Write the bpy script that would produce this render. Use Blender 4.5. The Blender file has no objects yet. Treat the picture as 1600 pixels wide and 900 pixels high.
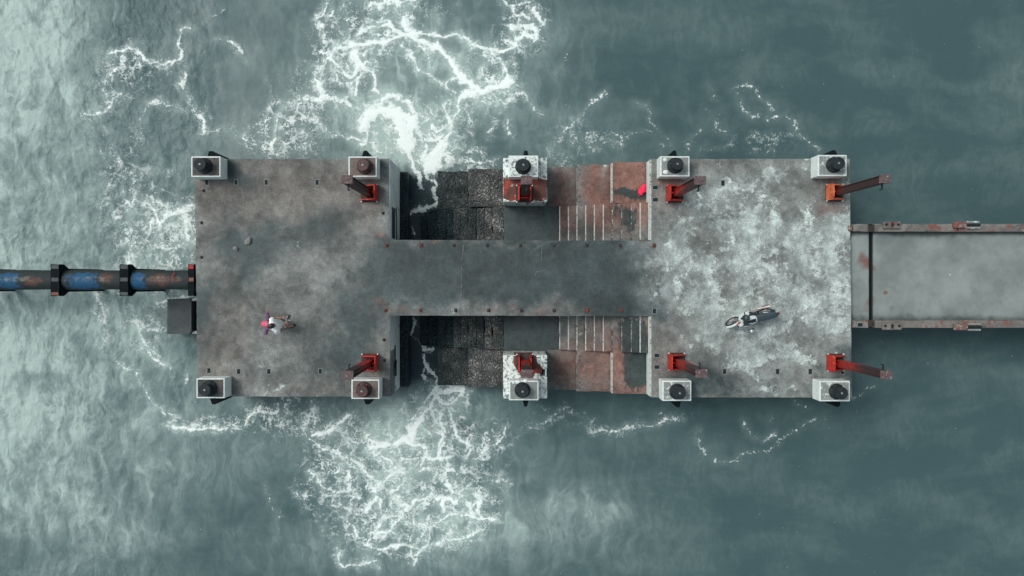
import bpy, bmesh, math, random
import numpy as np
from mathutils import Vector, Matrix
R = math.radians
random.seed(7)
scn = bpy.context.scene
col = scn.collection
# ------------------------------------------------------------------ camera, world, sun, exposure
DECK = 3.0                      # deck height above the sea, metres
HC = 28.7                       # drone height above the sea
FPX = 1155.6                    # focal length in photo pixels (26 mm on 36 mm, 1600 px wide)
cam = bpy.data.cameras.new('camera'); co = bpy.data.objects.new('camera', cam); col.objects.link(co)
co.location = (0, 0, HC); co.rotation_euler = (0, 0, 0)
cam.lens = 26; cam.sensor_width = 36; cam.clip_end = 20000; cam.shift_y = -10/1600
scn.camera = co
w = bpy.data.worlds.new('World'); scn.world = w; w.use_nodes = True
wn = w.node_tree; bg = wn.nodes['Background']
sky = wn.nodes.new('ShaderNodeTexSky'); sky.sky_type = 'NISHITA'; sky.sun_disc = False
SUN_EL, SUN_AZ = R(54), R(-62)          # azimuth from +y (north) clockwise; light comes from the left of the photo
sky.sun_elevation = SUN_EL; sky.sun_rotation = SUN_AZ
sky.air_density = 1.0; sky.dust_density = 4.0; sky.ozone_density = 0.6
hs_ = wn.nodes.new('ShaderNodeHueSaturation'); hs_.inputs['Saturation'].default_value = .42      # overcast: greyer than a clear sky
tn = wn.nodes.new('ShaderNodeMix'); tn.data_type = 'RGBA'; tn.blend_type = 'MULTIPLY'; tn.inputs[0].default_value = 1; tn.inputs[7].default_value = (.90, 1.0, .965, 1)
wn.links.new(sky.outputs[0], hs_.inputs['Color']); wn.links.new(hs_.outputs[0], tn.inputs[6])
wn.links.new(tn.outputs[2], bg.inputs[0]); bg.inputs[1].default_value = 0.132
sl = bpy.data.lights.new('sun', 'SUN'); so = bpy.data.objects.new('sun', sl); col.objects.link(so)
sl.energy = 1.45; sl.angle = R(24); sl.color = (1.0, 0.97, 0.92)
sd = Vector((math.sin(SUN_AZ)*math.cos(SUN_EL), math.cos(SUN_AZ)*math.cos(SUN_EL), math.sin(SUN_EL)))
so.rotation_euler = sd.to_track_quat('Z', 'Y').to_euler()
scn.view_settings.view_transform = 'Standard'; scn.view_settings.look = 'None'
scn.view_settings.exposure = 0.03; scn.view_settings.gamma = 1

# ------------------------------------------------------------------ measuring helpers
def W(px, py, z=DECK):
    k = (HC - z)/FPX
    return ((px-800)*k, (440-py)*k)
def WX(px, z=DECK): return (px-800)*(HC-z)/FPX
def WY(py, z=DECK): return (440-py)*(HC-z)/FPX

def _hash(ix, iy, seed):
    h = (ix.astype(np.int64)*374761393 + iy.astype(np.int64)*668265263 + seed*1442695041) & 0xffffffff
    h = ((h ^ (h >> 13))*1274126177) & 0xffffffff
    h = h ^ (h >> 16)
    return (h & 0xffff)/65535.0
def vnoise(x, y, seed=0):
    ix = np.floor(x); iy = np.floor(y); fx = x-ix; fy = y-iy
    fx = fx*fx*(3-2*fx); fy = fy*fy*(3-2*fy)
    a = _hash(ix, iy, seed); b = _hash(ix+1, iy, seed); c = _hash(ix, iy+1, seed); d = _hash(ix+1, iy+1, seed)
    return (a*(1-fx)+b*fx)*(1-fy) + (c*(1-fx)+d*fx)*fy
def fbm(x, y, seed=0, oct=4, gain=.5):
    s = 0; a = 1; t = 0
    for i in range(oct):
        s = s + a*vnoise(x*2**i, y*2**i, seed+i*17); t += a; a *= gain
    return s/t

# ------------------------------------------------------------------ object helpers
def link(o, parent=None):
    col.objects.link(o)
    if parent is not None: o.parent = parent
    return o
def tag(o, label=None, cat=None, group=None, kind=None):
    if label: o['label'] = label
    if cat: o['category'] = cat
    if group: o['group'] = group
    if kind: o['kind'] = kind
    return o
def thing(name, loc, label, cat, group=None, rz=0):
    o = bpy.data.objects.new(name, None); col.objects.link(o); o.empty_display_size = .2
    o.location = loc; o.rotation_euler = (0, 0, rz)
    return tag(o, label, cat, group)
def copy_tree(o, parent=None):
    c = o.copy(); col.objects.link(c); c.parent = parent
    for ch in list(o.children): copy_tree(ch, c)
    return c

class MB:
    """collects shapes, builds ONE mesh object"""
    def __init__(s): s.v = []; s.f = []; s.s = []
    def add(s, v, f, smooth=False):
        b = len(s.v); s.v += [tuple(p) for p in v]; s.f += [tuple(i+b for i in q) for q in f]; s.s += [smooth]*len(f)
        return s
    def box(s, x0, x1, y0, y1, z0, z1, M=None):
        v = [Vector(p) for p in ((x0,y0,z0),(x1,y0,z0),(x1,y1,z0),(x0,y1,z0),(x0,y0,z1),(x1,y0,z1),(x1,y1,z1),(x0,y1,z1))]
        if M: v = [M @ p for p in v]
        return s.add(v, [(0,3,2,1),(4,5,6,7),(0,1,5,4),(1,2,6,5),(2,3,7,6),(3,0,4,7)])
    def prism(s, pts, z0, z1, top=None):
        n = len(pts); top = top or pts
        if sum(pts[i][0]*pts[(i+1)%n][1]-pts[(i+1)%n][0]*pts[i][1] for i in range(n)) < 0: pts = pts[::-1]; top = top[::-1]
        v = [(x,y,z0) for x,y in pts]+[(x,y,z1) for x,y in top]
        f = [tuple(range(n))[::-1], tuple(range(n,2*n))]+[(i,(i+1)%n,(i+1)%n+n,i+n) for i in range(n)]
        return s.add(v, f)
    def tube(s, p0, p1, r0, r1=None, n=16, caps=True):
        r1 = r0 if r1 is None else r1
        p0 = Vector(p0); p1 = Vector(p1); q = (p1-p0).to_track_quat('Z','Y')
        v = []
        for p, r in ((p0,r0),(p1,r1)):
            for i in range(n):
                a = 2*math.pi*i/n; v.append(p + q @ Vector((r*math.cos(a), r*math.sin(a), 0)))
        s.add(v, [(i,(i+1)%n,(i+1)%n+n,i+n) for i in range(n)], True)
        if caps: s.add(v, [tuple(range(n))[::-1], tuple(range(n,2*n))])
        return s
    def path(s, pts, r, n=8):
        for a, b in zip(pts[:-1], pts[1:]): s.tube(a, b, r, r, n)
        return s
    def lathe(s, prof, c=(0,0,0), n=28, M=None):
        v = []; f = []
        for r, z in prof:
            for i in range(n):
                a = 2*math.pi*i/n; p = Vector((r*math.cos(a), r*math.sin(a), z))
                if M: p = M @ p
                v.append(p + Vector(c))
        for k in range(len(prof)-1):
            for i in range(n): f.append((k*n+i, k*n+(i+1)%n, (k+1)*n+(i+1)%n, (k+1)*n+i))
        f.append(tuple(range(n))[::-1]); f.append(tuple(range((len(prof)-1)*n, len(prof)*n)))
        return s.add(v, f, True)
    def ball(s, c, r, nu=14, nv=9):
        rx, ry, rz = r if isinstance(r, tuple) else (r, r, r)
        v = []; f = []
        for j in range(1, nv):
            t = math.pi*j/nv
            for i in range(nu):
                a = 2*math.pi*i/nu; v.append((c[0]+rx*math.sin(t)*math.cos(a), c[1]+ry*math.sin(t)*math.sin(a), c[2]+rz*math.cos(t)))
        for j in range(nv-2):
            for i in range(nu): f.append((j*nu+i, (j+1)*nu+i, (j+1)*nu+(i+1)%nu, j*nu+(i+1)%nu))
        v += [(c[0],c[1],c[2]+rz),(c[0],c[1],c[2]-rz)]
        for i in range(nu):
            f.append((len(v)-2, i, (i+1)%nu)); f.append((len(v)-1, (nv-2)*nu+(i+1)%nu, (nv-2)*nu+i))
        return s.add(v, f, True)
    def torus(s, R0, r, c=(0,0,0), M=None, n=32, m=10):
        v = []; f = []
        for i in range(n):
            a = 2*math.pi*i/n
            for j in range(m):
                b = 2*math.pi*j/m; p = Vector(((R0+r*math.cos(b))*math.cos(a), (R0+r*math.cos(b))*math.sin(a), r*math.sin(b)))
                if M: p = M @ p
                v.append(p+Vector(c))
        for i in range(n):
            for j in range(m): f.append((i*m+j, ((i+1)%n)*m+j, ((i+1)%n)*m+(j+1)%m, i*m+(j+1)%m))
        return s.add(v, f, True)
    def build(s, name, mat, parent=None, bevel=0, loc=None, seg=2):
        me = bpy.data.meshes.new(name); me.from_pydata(s.v, [], s.f); me.update()
        me.polygons.foreach_set('use_smooth', s.s)
        me.materials.append(mat)
        o = bpy.data.objects.new(name, me); link(o, parent)
        if loc: o.location = loc
        if bevel:
            b = o.modifiers.new('bevel', 'BEVEL'); b.width = bevel; b.segments = seg; b.limit_method = 'ANGLE'; b.angle_limit = R(50)
            b.harden_normals = False
        return o

# ------------------------------------------------------------------ node helpers
class NT:
    def __init__(s, name):
        s.mat = bpy.data.materials.new(name); s.mat.use_nodes = True
        s.t = s.mat.node_tree; s.b = s.t.nodes['Principled BSDF']
        s.obj = None
    def node(s, typ, props=None, **inp):
        n = s.t.nodes.new('ShaderNode'+typ)
        for k, v in (props or {}).items(): setattr(n, k, v)
        for k, v in inp.items():
            sk = n.inputs[int(k[1:])] if k[0] == 'i' and k[1:].isdigit() else n.inputs[k.replace('_', ' ')]
            s.put(sk, v)
        return n
    def put(s, sk, v):
        if isinstance(v, bpy.types.NodeSocket): s.t.links.new(v, sk)
        elif v is not None:
            if hasattr(sk.default_value, '__len__') and not hasattr(v, '__len__'): v = (v,)*len(sk.default_value)
            if hasattr(v, '__len__') and len(v) == 3 and len(sk.default_value) == 4: v = tuple(v)+(1,)
            sk.default_value = v
    def pos(s):
        g = s.node('NewGeometry'); return g.outputs['Position']
    def oco(s):
        return s.node('TexCoord').outputs['Object']
    def m(s, op, a, b=None, c=None, clamp=False):
        n = s.node('Math', {'operation': op, 'use_clamp': clamp}, i0=a)
        if b is not None: s.put(n.inputs[1], b)
        if c is not None: s.put(n.inputs[2], c)
        return n.outputs[0]
    def vm(s, op, a, b=None):
        n = s.node('VectorMath', {'operation': op}, i0=a)
        if b is not None: s.put(n.inputs[1], b)
        return n.outputs[0]
    def scale(s, vec, k):
        return s.vm('MULTIPLY', vec, k)
    def noise(s, vec, sc, det=4, rough=.55, dist=0, out='Fac'):
        n = s.node('TexNoise', None, Vector=vec, Scale=sc, Detail=det, Roughness=rough, Distortion=dist)
        return n.outputs[0 if out == 'Fac' else 1]
    def warp(s, vec, sc, amt, det=3):
        c = s.noise(vec, sc, det, .5, 0, 'Color')
        d = s.vm('SUBTRACT', c, (.5,.5,.5))
        return s.vm('ADD', vec, s.vm('MULTIPLY', d, (amt,)*3))
    def vor(s, vec, sc, feat='DISTANCE_TO_EDGE', rnd=1):
        n = s.node('TexVoronoi', {'feature': feat}, Vector=vec, Scale=sc, Randomness=rnd)
        return n.outputs['Distance']
    def vcol(s, vec, sc):
        n = s.node('TexVoronoi', {'feature': 'F1'}, Vector=vec, Scale=sc)
        return n.outputs['Color']
    def ss(s, x, lo, hi, a=0, b=1):
        n = s.node('MapRange', {'interpolation_type': 'SMOOTHSTEP'}, i0=x, i1=lo, i2=hi, i3=a, i4=b)
        return n.outputs[0]
    def mix(s, f, a, b, mode='MIX'):
        n = s.node('Mix', {'data_type': 'RGBA', 'blend_type': mode})
        s.put(n.inputs[0], f); s.put(n.inputs[6], a); s.put(n.inputs[7], b)
        return n.outputs[2]
    def attr(s, name):
        return s.node('Attribute', {'attribute_name': name}).outputs['Fac']
    def bump(s, h, strength=.3, dist=.02):
        n = s.node('Bump', None, Strength=strength, Distance=dist, Height=h)
        s.t.links.new(n.outputs[0], s.b.inputs['Normal'])
    def done(s, color, rough=.8, spec=.4, metal=0):
        s.put(s.b.inputs['Base Color'], color); s.put(s.b.inputs['Roughness'], rough)
        s.put(s.b.inputs['Specular IOR Level'], spec); s.put(s.b.inputs['Metallic'], metal)
        return s.mat
    def sep(s, vec):
        n = s.node('SeparateXYZ', None, i0=vec); return n.outputs

M = {}
def deck_material():
    t = NT('weathered deck concrete'); p = t.pos()
    fine = t.noise(p, 22, 6, .65); med = t.noise(p, 3.2, 8, .62); big = t.noise(p, .55, 5, .6)
    pw = t.warp(p, 1.1, .8)
    mott = t.noise(pw, 1.5, 10, .68)
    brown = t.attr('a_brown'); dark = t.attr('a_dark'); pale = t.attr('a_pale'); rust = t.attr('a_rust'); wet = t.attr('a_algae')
    c = t.mix(med, (.125,.130,.130), (.225,.228,.222))
    fb = t.ss(t.m('ADD', brown, t.m('MULTIPLY', t.m('SUBTRACT', mott, .5), 1.6)), .1, 1.0)
    c = t.mix(t.m('MULTIPLY', fb, .85), c, t.mix(med, (.130,.116,.110), (.215,.195,.186)))
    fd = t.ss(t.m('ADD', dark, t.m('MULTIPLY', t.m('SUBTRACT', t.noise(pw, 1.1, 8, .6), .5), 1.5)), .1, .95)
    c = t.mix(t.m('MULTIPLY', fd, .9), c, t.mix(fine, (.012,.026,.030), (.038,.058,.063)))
    # rust
    ox = t.noise(p, 2.2, 9, .7)
    fr = t.ss(t.m('ADD', rust, t.m('MULTIPLY', t.m('SUBTRACT', ox, .5), 1.2)), .12, .95)
    rc = t.mix(t.noise(p, 9, 6, .7), (.12,.062,.052), (.30,.15,.12))
    c = t.mix(fr, c, rc)
    # pale lime / salt patches with ragged edges
    pn = t.m('ADD', t.noise(t.warp(p, 2.0, .45), 1.45, 12, .66), t.m('MULTIPLY', t.m('SUBTRACT', fine, .5), .16))
    th = t.m('SUBTRACT', .721, t.m('MULTIPLY', pale, .255))
    fp = t.ss(t.m('SUBTRACT', t.m('ADD', pn, t.m('MULTIPLY', t.m('SUBTRACT', t.noise(p, 7, 6, .7), .5), .42)), th), -.015, .10)
    c = t.mix(t.m('MULTIPLY', fp, .95), c, t.mix(med, (.50,.57,.555), (.72,.79,.77)))
    haze = t.m('MULTIPLY', t.m('MULTIPLY', pale, .95), t.ss(mott, .28, .68))
    c = t.mix(t.m('MINIMUM', haze, .8), c, (.30,.335,.33))
    # black algae with sharp rim
    an = t.m('ADD', wet, t.m('MULTIPLY', t.m('SUBTRACT', t.noise(t.scale(p, (1.6,.7,1)), 5, 9, .76), .5), 1.5))
    fa = t.ss(an, .40, .68)
    c = t.mix(t.m('MULTIPLY', fa, .93), c, t.mix(fine, (.012,.024,.026), (.04,.055,.056)))
    # grit: light and dark specks, hairline cracks
    sp = t.ss(t.noise(p, 60, 3, .6), .68, .76)
    c = t.mix(t.m('MULTIPLY', sp, .35), c, (.5,.53,.52))
    sd_ = t.ss(t.noise(p, 34, 4, .6), .33, .27)
    c = t.mix(t.m('MULTIPLY', sd_, .6), c, (.03,.035,.035))
    # mottling on several scales
    v1 = t.ss(t.noise(t.warp(p, 1.4, .7), .8, 12, .72), .32, .68, .60, 1.38)
    v2 = t.ss(t.noise(t.warp(p, 5, .2), 5.5, 9, .75), .28, .72, .74, 1.28)
    v3 = t.ss(t.noise(p, 24, 5, .75), .30, .70, .74, 1.26)
    vv = t.m('MULTIPLY', t.m('MULTIPLY', v1, v2), v3)
    c = t.mix(1, c, t.node('CombineColor', None, i0=vv, i1=vv, i2=vv).outputs[0], 'MULTIPLY')
    # overall contrast streaks
    c = t.mix(t.ss(t.noise(t.scale(p, (4.5, 1.2, 1)), 1.6, 8, .7), .35, .75, 0, .25), c, (.07,.08,.08))
    t.bump(t.m('ADD', t.m('MULTIPLY', fine, .6), t.m('MULTIPLY', med, 1.0)), .5, .02)
    rr = t.m('SUBTRACT', .85, t.m('MULTIPLY', fd, .28))
    return t.done(c, rr, .35)
M['deck'] = deck_material()

def blotch(name, a, b, spots=None, spot_th=.6, sc=3, fine=25, rough=.8, bump=.3, spot_sc=6, metal=0, spec=.4, rust=None, rust_th=.6):
    """two-tone noisy surface with ragged spots of another colour"""
    t = NT(name); p = t.pos()
    f = t.noise(p, fine, 5, .65)
    c = t.mix(t.ss(t.noise(p, sc, 8, .65), .3, .7), a, b)
    if spots is not None:
        s_ = t.noise(t.warp(p, spot_sc, .08), spot_sc, 8, .72)
        c = t.mix(t.ss(s_, spot_th-.02, spot_th+.03), c, spots)
    if rust is not None:
        s_ = t.noise(p, spot_sc*.6, 7, .7)
        c = t.mix(t.ss(s_, rust_th-.04, rust_th+.08), c, rust)
    c = t.mix(t.m('MULTIPLY', t.ss(f, .35, .7), .3), c, tuple(x*.45 for x in a))
    t.bump(f, bump, .01)
    return t.done(c, rough, spec, metal)
def plain(name, c, rough=.5, metal=0, spec=.5, vary=.35, sc=30):
    t = NT(name); p = t.oco()
    n = t.noise(p, sc, 4, .6)
    cc = t.mix(n, tuple(x*(1-vary) for x in c), tuple(min(1, x*(1+vary)) for x in c))
    t.bump(n, .12, .004)
    return t.done(cc, rough, spec, metal)

M['white_paint'] = blotch('chipped white painted concrete', (.62,.68,.67), (.78,.82,.81), (.16,.18,.18), .66, 2.5, spot_sc=5, rust=(.30,.13,.09), rust_th=.74)
M['mottled_paint'] = blotch('heavily flaked white paint on concrete', (.66,.71,.70), (.78,.82,.8), (.12,.15,.15), .53, 3, spot_sc=9, rust=(.33,.13,.09), rust_th=.70)
M['red_stained_paint'] = blotch('white paint soaked with red rust', (.16,.05,.04), (.075,.038,.036), (.55,.48,.43), .63, 2.6, spot_sc=4, rust=(.42,.065,.035), rust_th=.56)
M['top_brown'] = blotch('brown stained cap', (.115,.085,.08), (.21,.165,.155), (.05,.055,.06), .64, 4)
M['top_dark'] = blotch('dark stained cap', (.04,.05,.055), (.15,.115,.108), (.022,.034,.038), .56, 2.2, spot_sc=3)
M['top_grey'] = blotch('grey cap', (.20,.22,.22), (.27,.285,.28), (.5,.54,.53), .72, 5, fine=50)
M['top_speck'] = blotch('grey cap with flaked white paint', (.21,.225,.22), (.27,.285,.28), (.62,.68,.67), .56, 3, spot_sc=7, rust=(.2,.09,.07), rust_th=.70)
M['iron'] = blotch('black painted cast iron', (.006,.012,.015), (.018,.026,.031), (.05,.045,.045), .70, 8, 40, .75, .3, 14)
M['iron_red'] = blotch('black iron with old red paint', (.02,.022,.026), (.10,.035,.035), (.30,.05,.06), .60, 7, 40, .55, .3, 9)
M['iron_pale'] = blotch('worn bare bollard crown', (.20,.22,.23), (.35,.36,.36), None, sc=20, rough=.5)
M['rubber'] = blotch('black rubber', (.002,.006,.008), (.007,.014,.016), None, sc=6, rough=.85, spec=.15)
def post_mat(name, red_to, bright):
    t = NT(name); p = t.oco(); z = t.sep(p)[2]
    n = t.noise(p, 3, 8, .7); f = t.noise(p, 22, 5, .7)
    hf = t.ss(t.m('ADD', z, t.m('MULTIPLY', t.m('SUBTRACT', n, .5), 2.2)), red_to-.5, red_to+.7)
    red = t.mix(t.ss(n, .35, .65), (.36*bright,.020,.014), (.14*bright,.022,.02))
    rst = t.mix(t.ss(f, .3, .7), (.016,.013,.016), (.075,.030,.028))
    c = t.mix(hf, red, rst)
    c = t.mix(t.ss(t.noise(p, 12, 6, .7), .64, .7), c, (.025,.022,.026))
    t.bump(f, .5, .01)
    return t.done(c, .6, .4)
M['post_red'] = post_mat('red painted steel rusting towards the top', 1.7, 1.15)
M['post_dark'] = post_mat('rust brown steel post', .5, .7)
M['foot_red'] = blotch('bright red steel foot', (.62,.022,.012), (.34,.02,.015), (.10,.02,.02), .60, 6, 40, .5, .3, 8, rust=(.72,.15,.06), rust_th=.60)
M['foot_orange'] = blotch('orange primed steel foot', (.62,.12,.05), (.72,.22,.10), (.10,.02,.02), .58, 6, 40, .6, .3, 8, rust=(.45,.03,.02), rust_th=.57)
M['crust'] = blotch('bird lime on rusty plate', (.085,.05,.055), (.15,.10,.105), (.5,.5,.5), .60, 9, 40, .8, .6, 16)
def mussel(name, a, b, speck, th, sc=24, rough=.6):
    t = NT(name); p = t.pos()
    v = t.vor(t.warp(p, 9, .06), sc, 'F1'); n = t.noise(p, sc*.8, 7, .75); big = t.noise(p, 1.6, 6, .6)
    c = t.mix(t.ss(big, .35, .65), a, b)
    f = t.ss(t.m('ADD', n, t.m('MULTIPLY', t.m('SUBTRACT', big, .5), .35)), th, th+.1)
    c = t.mix(f, c, speck)
    t.bump(t.m('ADD', t.m('MULTIPLY', v, 2), n), 1.0, .03)
    return t.done(c, rough, .5)
M['mussel_grey'] = mussel('dry barnacle crust', (.045,.050,.053), (.10,.096,.094), (.42,.42,.41), .535, 18)
M['mussel_mid'] = mussel('damp mussel crust', (.016,.026,.030), (.055,.060,.060), (.36,.38,.37), .575, 18)
M['mussel_dark'] = mussel('wet black mussels', (.005,.018,.023), (.016,.034,.040), (.20,.26,.26), .64, 18, .45)
M['ledge_grey'] = blotch('slimy grey concrete', (.045,.06,.064), (.085,.092,.094), (.03,.04,.043), .62, 3, 45)
M['nosing'] = blotch('worn white nosing paint', (.60,.60,.58), (.42,.40,.37), (.13,.10,.09), .56, 9, 50, spot_sc=9)
M['void'] = plain('dark opening', (.008,.013,.015), .9)
M['socket_frame'] = plain('galvanised socket frame', (.17,.20,.20), .6)
M['rust_stub'] = blotch('rusted stub', (.08,.03,.026), (.20,.06,.045), (.02,.02,.02), .55, 9, 40, .8, .5, 12)
M['dark_stub'] = blotch('blackened stub', (.03,.025,.026), (.07,.05,.048), (.01,.012,.013), .55, 9, 40, .8, .5, 12)

M['nosing_worn'] = blotch('mostly worn off nosing paint', (.45,.45,.43), (.15,.14,.13), (.04,.05,.05), .48, 5, 50, spot_sc=6)
WATER_A = (.050,.092,.101); WATER_B = (.064,.109,.118); WATER_M = (.37,.465,.445)
# ------------------------------------------------------------------ wear of the concrete: blobs placed in metres
# rows: photo px used only as a ruler at the given level -> (x, y, rx, ry, value)
def blobs(rows, z=DECK):
    k = (HC-z)/FPX
    return [(*W(a, b, z), c*k, d*k, v) for a, b, c, d, v in rows]
ZS = 1.9
PAINT = {
 'a_brown': blobs([(345,300,60,60,.75),(440,290,90,45,.85),(520,300,60,70,.75),(560,340,45,60,.8),(340,560,50,70,.55),(480,600,110,18,.9),(360,500,40,70,.5),
    (330,430,24,120,.4),(590,370,25,20,.5),(585,570,20,60,.7),(750,400,40,22,.45),(780,440,50,25,.35),(720,470,50,18,.55),(880,482,70,12,.5),(690,385,60,8,.7),(1035,300,40,60,.7),
    (1110,255,55,15,.9),(1030,560,35,60,.8),(1200,560,60,22,.35),(1250,310,60,45,.35),(1090,380,40,50,.45),(1300,330,30,50,.6),(480,400,45,50,.4),(540,480,60,50,.25),
    (1345,430,12,60,.6),(1080,500,40,40,.35),(420,480,40,30,.35),(1170,330,40,50,.3)]),
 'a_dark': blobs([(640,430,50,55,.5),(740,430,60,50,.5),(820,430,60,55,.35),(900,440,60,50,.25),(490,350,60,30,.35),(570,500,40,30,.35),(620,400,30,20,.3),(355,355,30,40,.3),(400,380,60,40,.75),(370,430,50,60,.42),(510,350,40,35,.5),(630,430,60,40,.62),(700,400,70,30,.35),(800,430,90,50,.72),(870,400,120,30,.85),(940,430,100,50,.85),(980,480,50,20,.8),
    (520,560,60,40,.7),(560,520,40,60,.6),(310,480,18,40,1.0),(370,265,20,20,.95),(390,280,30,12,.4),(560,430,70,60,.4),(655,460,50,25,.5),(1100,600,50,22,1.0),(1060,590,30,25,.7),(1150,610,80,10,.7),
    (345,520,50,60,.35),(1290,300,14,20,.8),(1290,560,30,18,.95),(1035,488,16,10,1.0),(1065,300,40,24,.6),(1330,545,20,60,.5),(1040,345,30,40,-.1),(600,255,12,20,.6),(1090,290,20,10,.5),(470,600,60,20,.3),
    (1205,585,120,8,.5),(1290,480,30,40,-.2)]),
 'a_pale': blobs([(500,400,50,36,.25),(560,370,26,14,.22),(550,440,40,30,.18),(415,560,24,46,.62),(425,600,60,14,.35),(395,600,20,15,.3),(600,330,10,50,.5),(560,255,50,10,.25),(520,250,40,8,.35),
    (1110,345,60,60,.62),(1060,370,24,36,.6),(1030,425,26,60,.75),(1150,300,60,40,.6),(1190,320,30,40,.3),(1200,410,80,60,.72),(1280,400,70,70,.85),(1090,440,40,40,.35),(1130,590,60,16,.3),(1230,470,80,50,1.0),(1300,470,36,60,1.0),(1170,510,70,50,.72),(1100,480,36,40,.55),(1190,560,90,30,.5),
    (1110,520,20,30,.85),(1250,350,60,40,.35),(1250,560,60,30,.4),(1300,350,20,30,.7),(1210,270,60,26,.55),(1110,265,20,10,.5),(1315,420,14,90,1.0),(1225,612,110,10,.75),(620,483,20,12,.5),(720,480,20,12,.3),(990,395,18,12,.3),(1020,450,20,20,.5),
    (660,475,20,12,.42),(1265,255,12,20,.6),(1160,395,60,40,.4),(1325,300,10,60,.45),(800,380,120,3,.25)]),
 'a_rust': blobs([(1035,262,16,18,.75),(1040,320,16,20,.35),(1060,285,30,10,.7),(590,480,16,8,.5),(600,373,12,8,.6),(1050,575,34,10,.35),(1290,320,20,18,.45),(1310,330,22,14,.55),(1300,275,20,8,.5),
    (1363,420,10,10,.55),(1363,470,16,14,.45),(1383,457,7,5,.9),(755,488,8,5,.5),(820,489,180,3,.38),(730,379,110,3,.45),(640,488,30,3,.4),(690,377,14,6,.5),(330,395,10,30,.2),(575,320,22,8,.3),(575,290,20,6,.35),(1220,610,90,6,.25)]),
 'a_algae': blobs([(640,458,16,8,.35),(745,402,20,5,.42),(790,430,14,10,.28),(665,400,10,5,.3),(690,470,12,6,.25),(1120,598,20,8,.35),(560,452,8,5,.2)]),
}
PAINT_S = {   # stairs and landings
 'a_brown': blobs([(900,330,200,80,.6),(900,560,200,60,.6)], ZS),
 'a_dark': blobs([(930,348,60,26,.25),(830,350,50,30,.75),(880,300,26,50,.5),(830,520,50,40,.95),(880,590,30,30,.55),(870,350,20,30,.6),(915,352,40,30,.35),(905,520,30,30,.4)], ZS),
 'a_pale': blobs([(944,275,7,28,.50),(909,290,8,50,.22),(940,600,40,26,.34),(908,580,7,30,.22),(988,582,12,14,.42)], ZS),
 'a_rust': blobs([(935,285,30,50,.75),(985,280,40,50,.8),(878,285,24,50,.55),(880,345,22,30,.5),(925,345,26,30,.15),(945,345,26,30,.3),(1000,345,22,30,.4),(960,345,30,30,.2),
     (930,582,40,40,.85),(968,582,12,50,.9),(985,606,40,10,.85),(880,575,24,40,.45),(940,520,40,30,.40),(1003,520,10,30,.8),(1003,275,20,40,.9)], ZS),
 'a_algae': blobs([(982,304,30,7,.9),(1004,309,12,8,.5),(978,345,15,32,.75),(985,580,20,24,.95),(998,575,16,36,.6),(985,520,22,32,.9),(968,520,10,26,.45),(958,330,8,12,.5)], ZS),
}
def paint(me, table, add=None):
    wa = .9 if table is PAINT else .30
    n = len(me.vertices); v = np.empty(n*3); me.vertices.foreach_get('co', v); v = v.reshape(-1, 3)
    X = v[:,0] + (fbm(v[:,0]*1.3, v[:,1]*1.3, 3)-.5)*wa; Y = v[:,1] + (fbm(v[:,0]*1.3, v[:,1]*1.3, 9)-.5)*wa
    for name, rows in table.items():
        a = np.zeros(n)
        for x, y, rx, ry, val in rows: a += val*np.exp(-(((X-x)/rx)**2+((Y-y)/ry)**2)*.9)
        a = np.clip(a, -.5, 1.15)
        if add and name in add: a = a + add[name]
        at = me.attributes.new(name, 'FLOAT', 'POINT'); at.data.foreach_set('value', a.astype(np.float32))
def slab(name, c, z0, z1, mat, parent=None, step=.09, table=PAINT, jit=0, add=None, worn=0.012):
    """quad block; c = corners (x,y) ccw from lower left; gridded top so that wear can be stored on it"""
    c = [Vector(p) for p in c]
    nx = max(2, int((c[1]-c[0]).length/step)); ny = max(2, int((c[3]-c[0]).length/step))
    v = []; rng = np.random.RandomState(abs(int(c[0].x*977+z1*131)) % 9999)
    for j in range(ny+1):
        for i in range(nx+1):
            a, b = i/nx, j/ny
            p = (c[0]*(1-a)+c[1]*a)*(1-b)+(c[3]*(1-a)+c[2]*a)*b
            e = i in (0, nx) or j in (0, ny)
            wob = 0
            if e and worn:      # chipped arrises
                g = float(vnoise(np.array([p.x*4.]), np.array([p.y*4.+z1]), 5)[0]); wob = -worn*max(0, g-.45)*1.6
                q = c[0].lerp(c[2], .5); p = p+(q-p).normalized()*(-wob)*1.2
            z = z1+wob+(rng.rand()*jit if not e else 0)
            v.append((p.x, p.y, z))
    f = [(j*(nx+1)+i, j*(nx+1)+i+1, (j+1)*(nx+1)+i+1, (j+1)*(nx+1)+i) for j in range(ny) for i in range(nx)]
    ring = [i for i in range(nx+1)]+[(j)*(nx+1)+nx for j in range(1, ny+1)]+[ny*(nx+1)+i for i in range(nx-1, -1, -1)]+[j*(nx+1) for j in range(ny-1, 0, -1)]
    b = len(v); v += [(v[i][0], v[i][1], z0) for i in ring]; n = len(ring)
    f += [(ring[k], b+k, b+(k+1)%n, ring[(k+1)%n]) for k in range(n)]
    f.append(tuple(b+k for k in range(n))[::-1])
    me = bpy.data.meshes.new(name); me.from_pydata(v, [], f); me.update(); me.materials.append(mat)
    if table: paint(me, table, add)
    o = bpy.data.objects.new(name, me); link(o, parent)
    return o
def rect(x0, x1, y0, y1): return [(x0,y0),(x1,y0),(x1,y1),(x0,y1)]

YT, YB = WY(248), WY(620.5)               # outer edges of the jetty head
WT, WB = WY(375.3), WY(493.2)             # edges of the walkway
SEAM_T, SEAM_B = 2.775, -2.50             # seam between landings and steps
XL1 = WX(607.8); XR0 = WX(1015)
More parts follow.
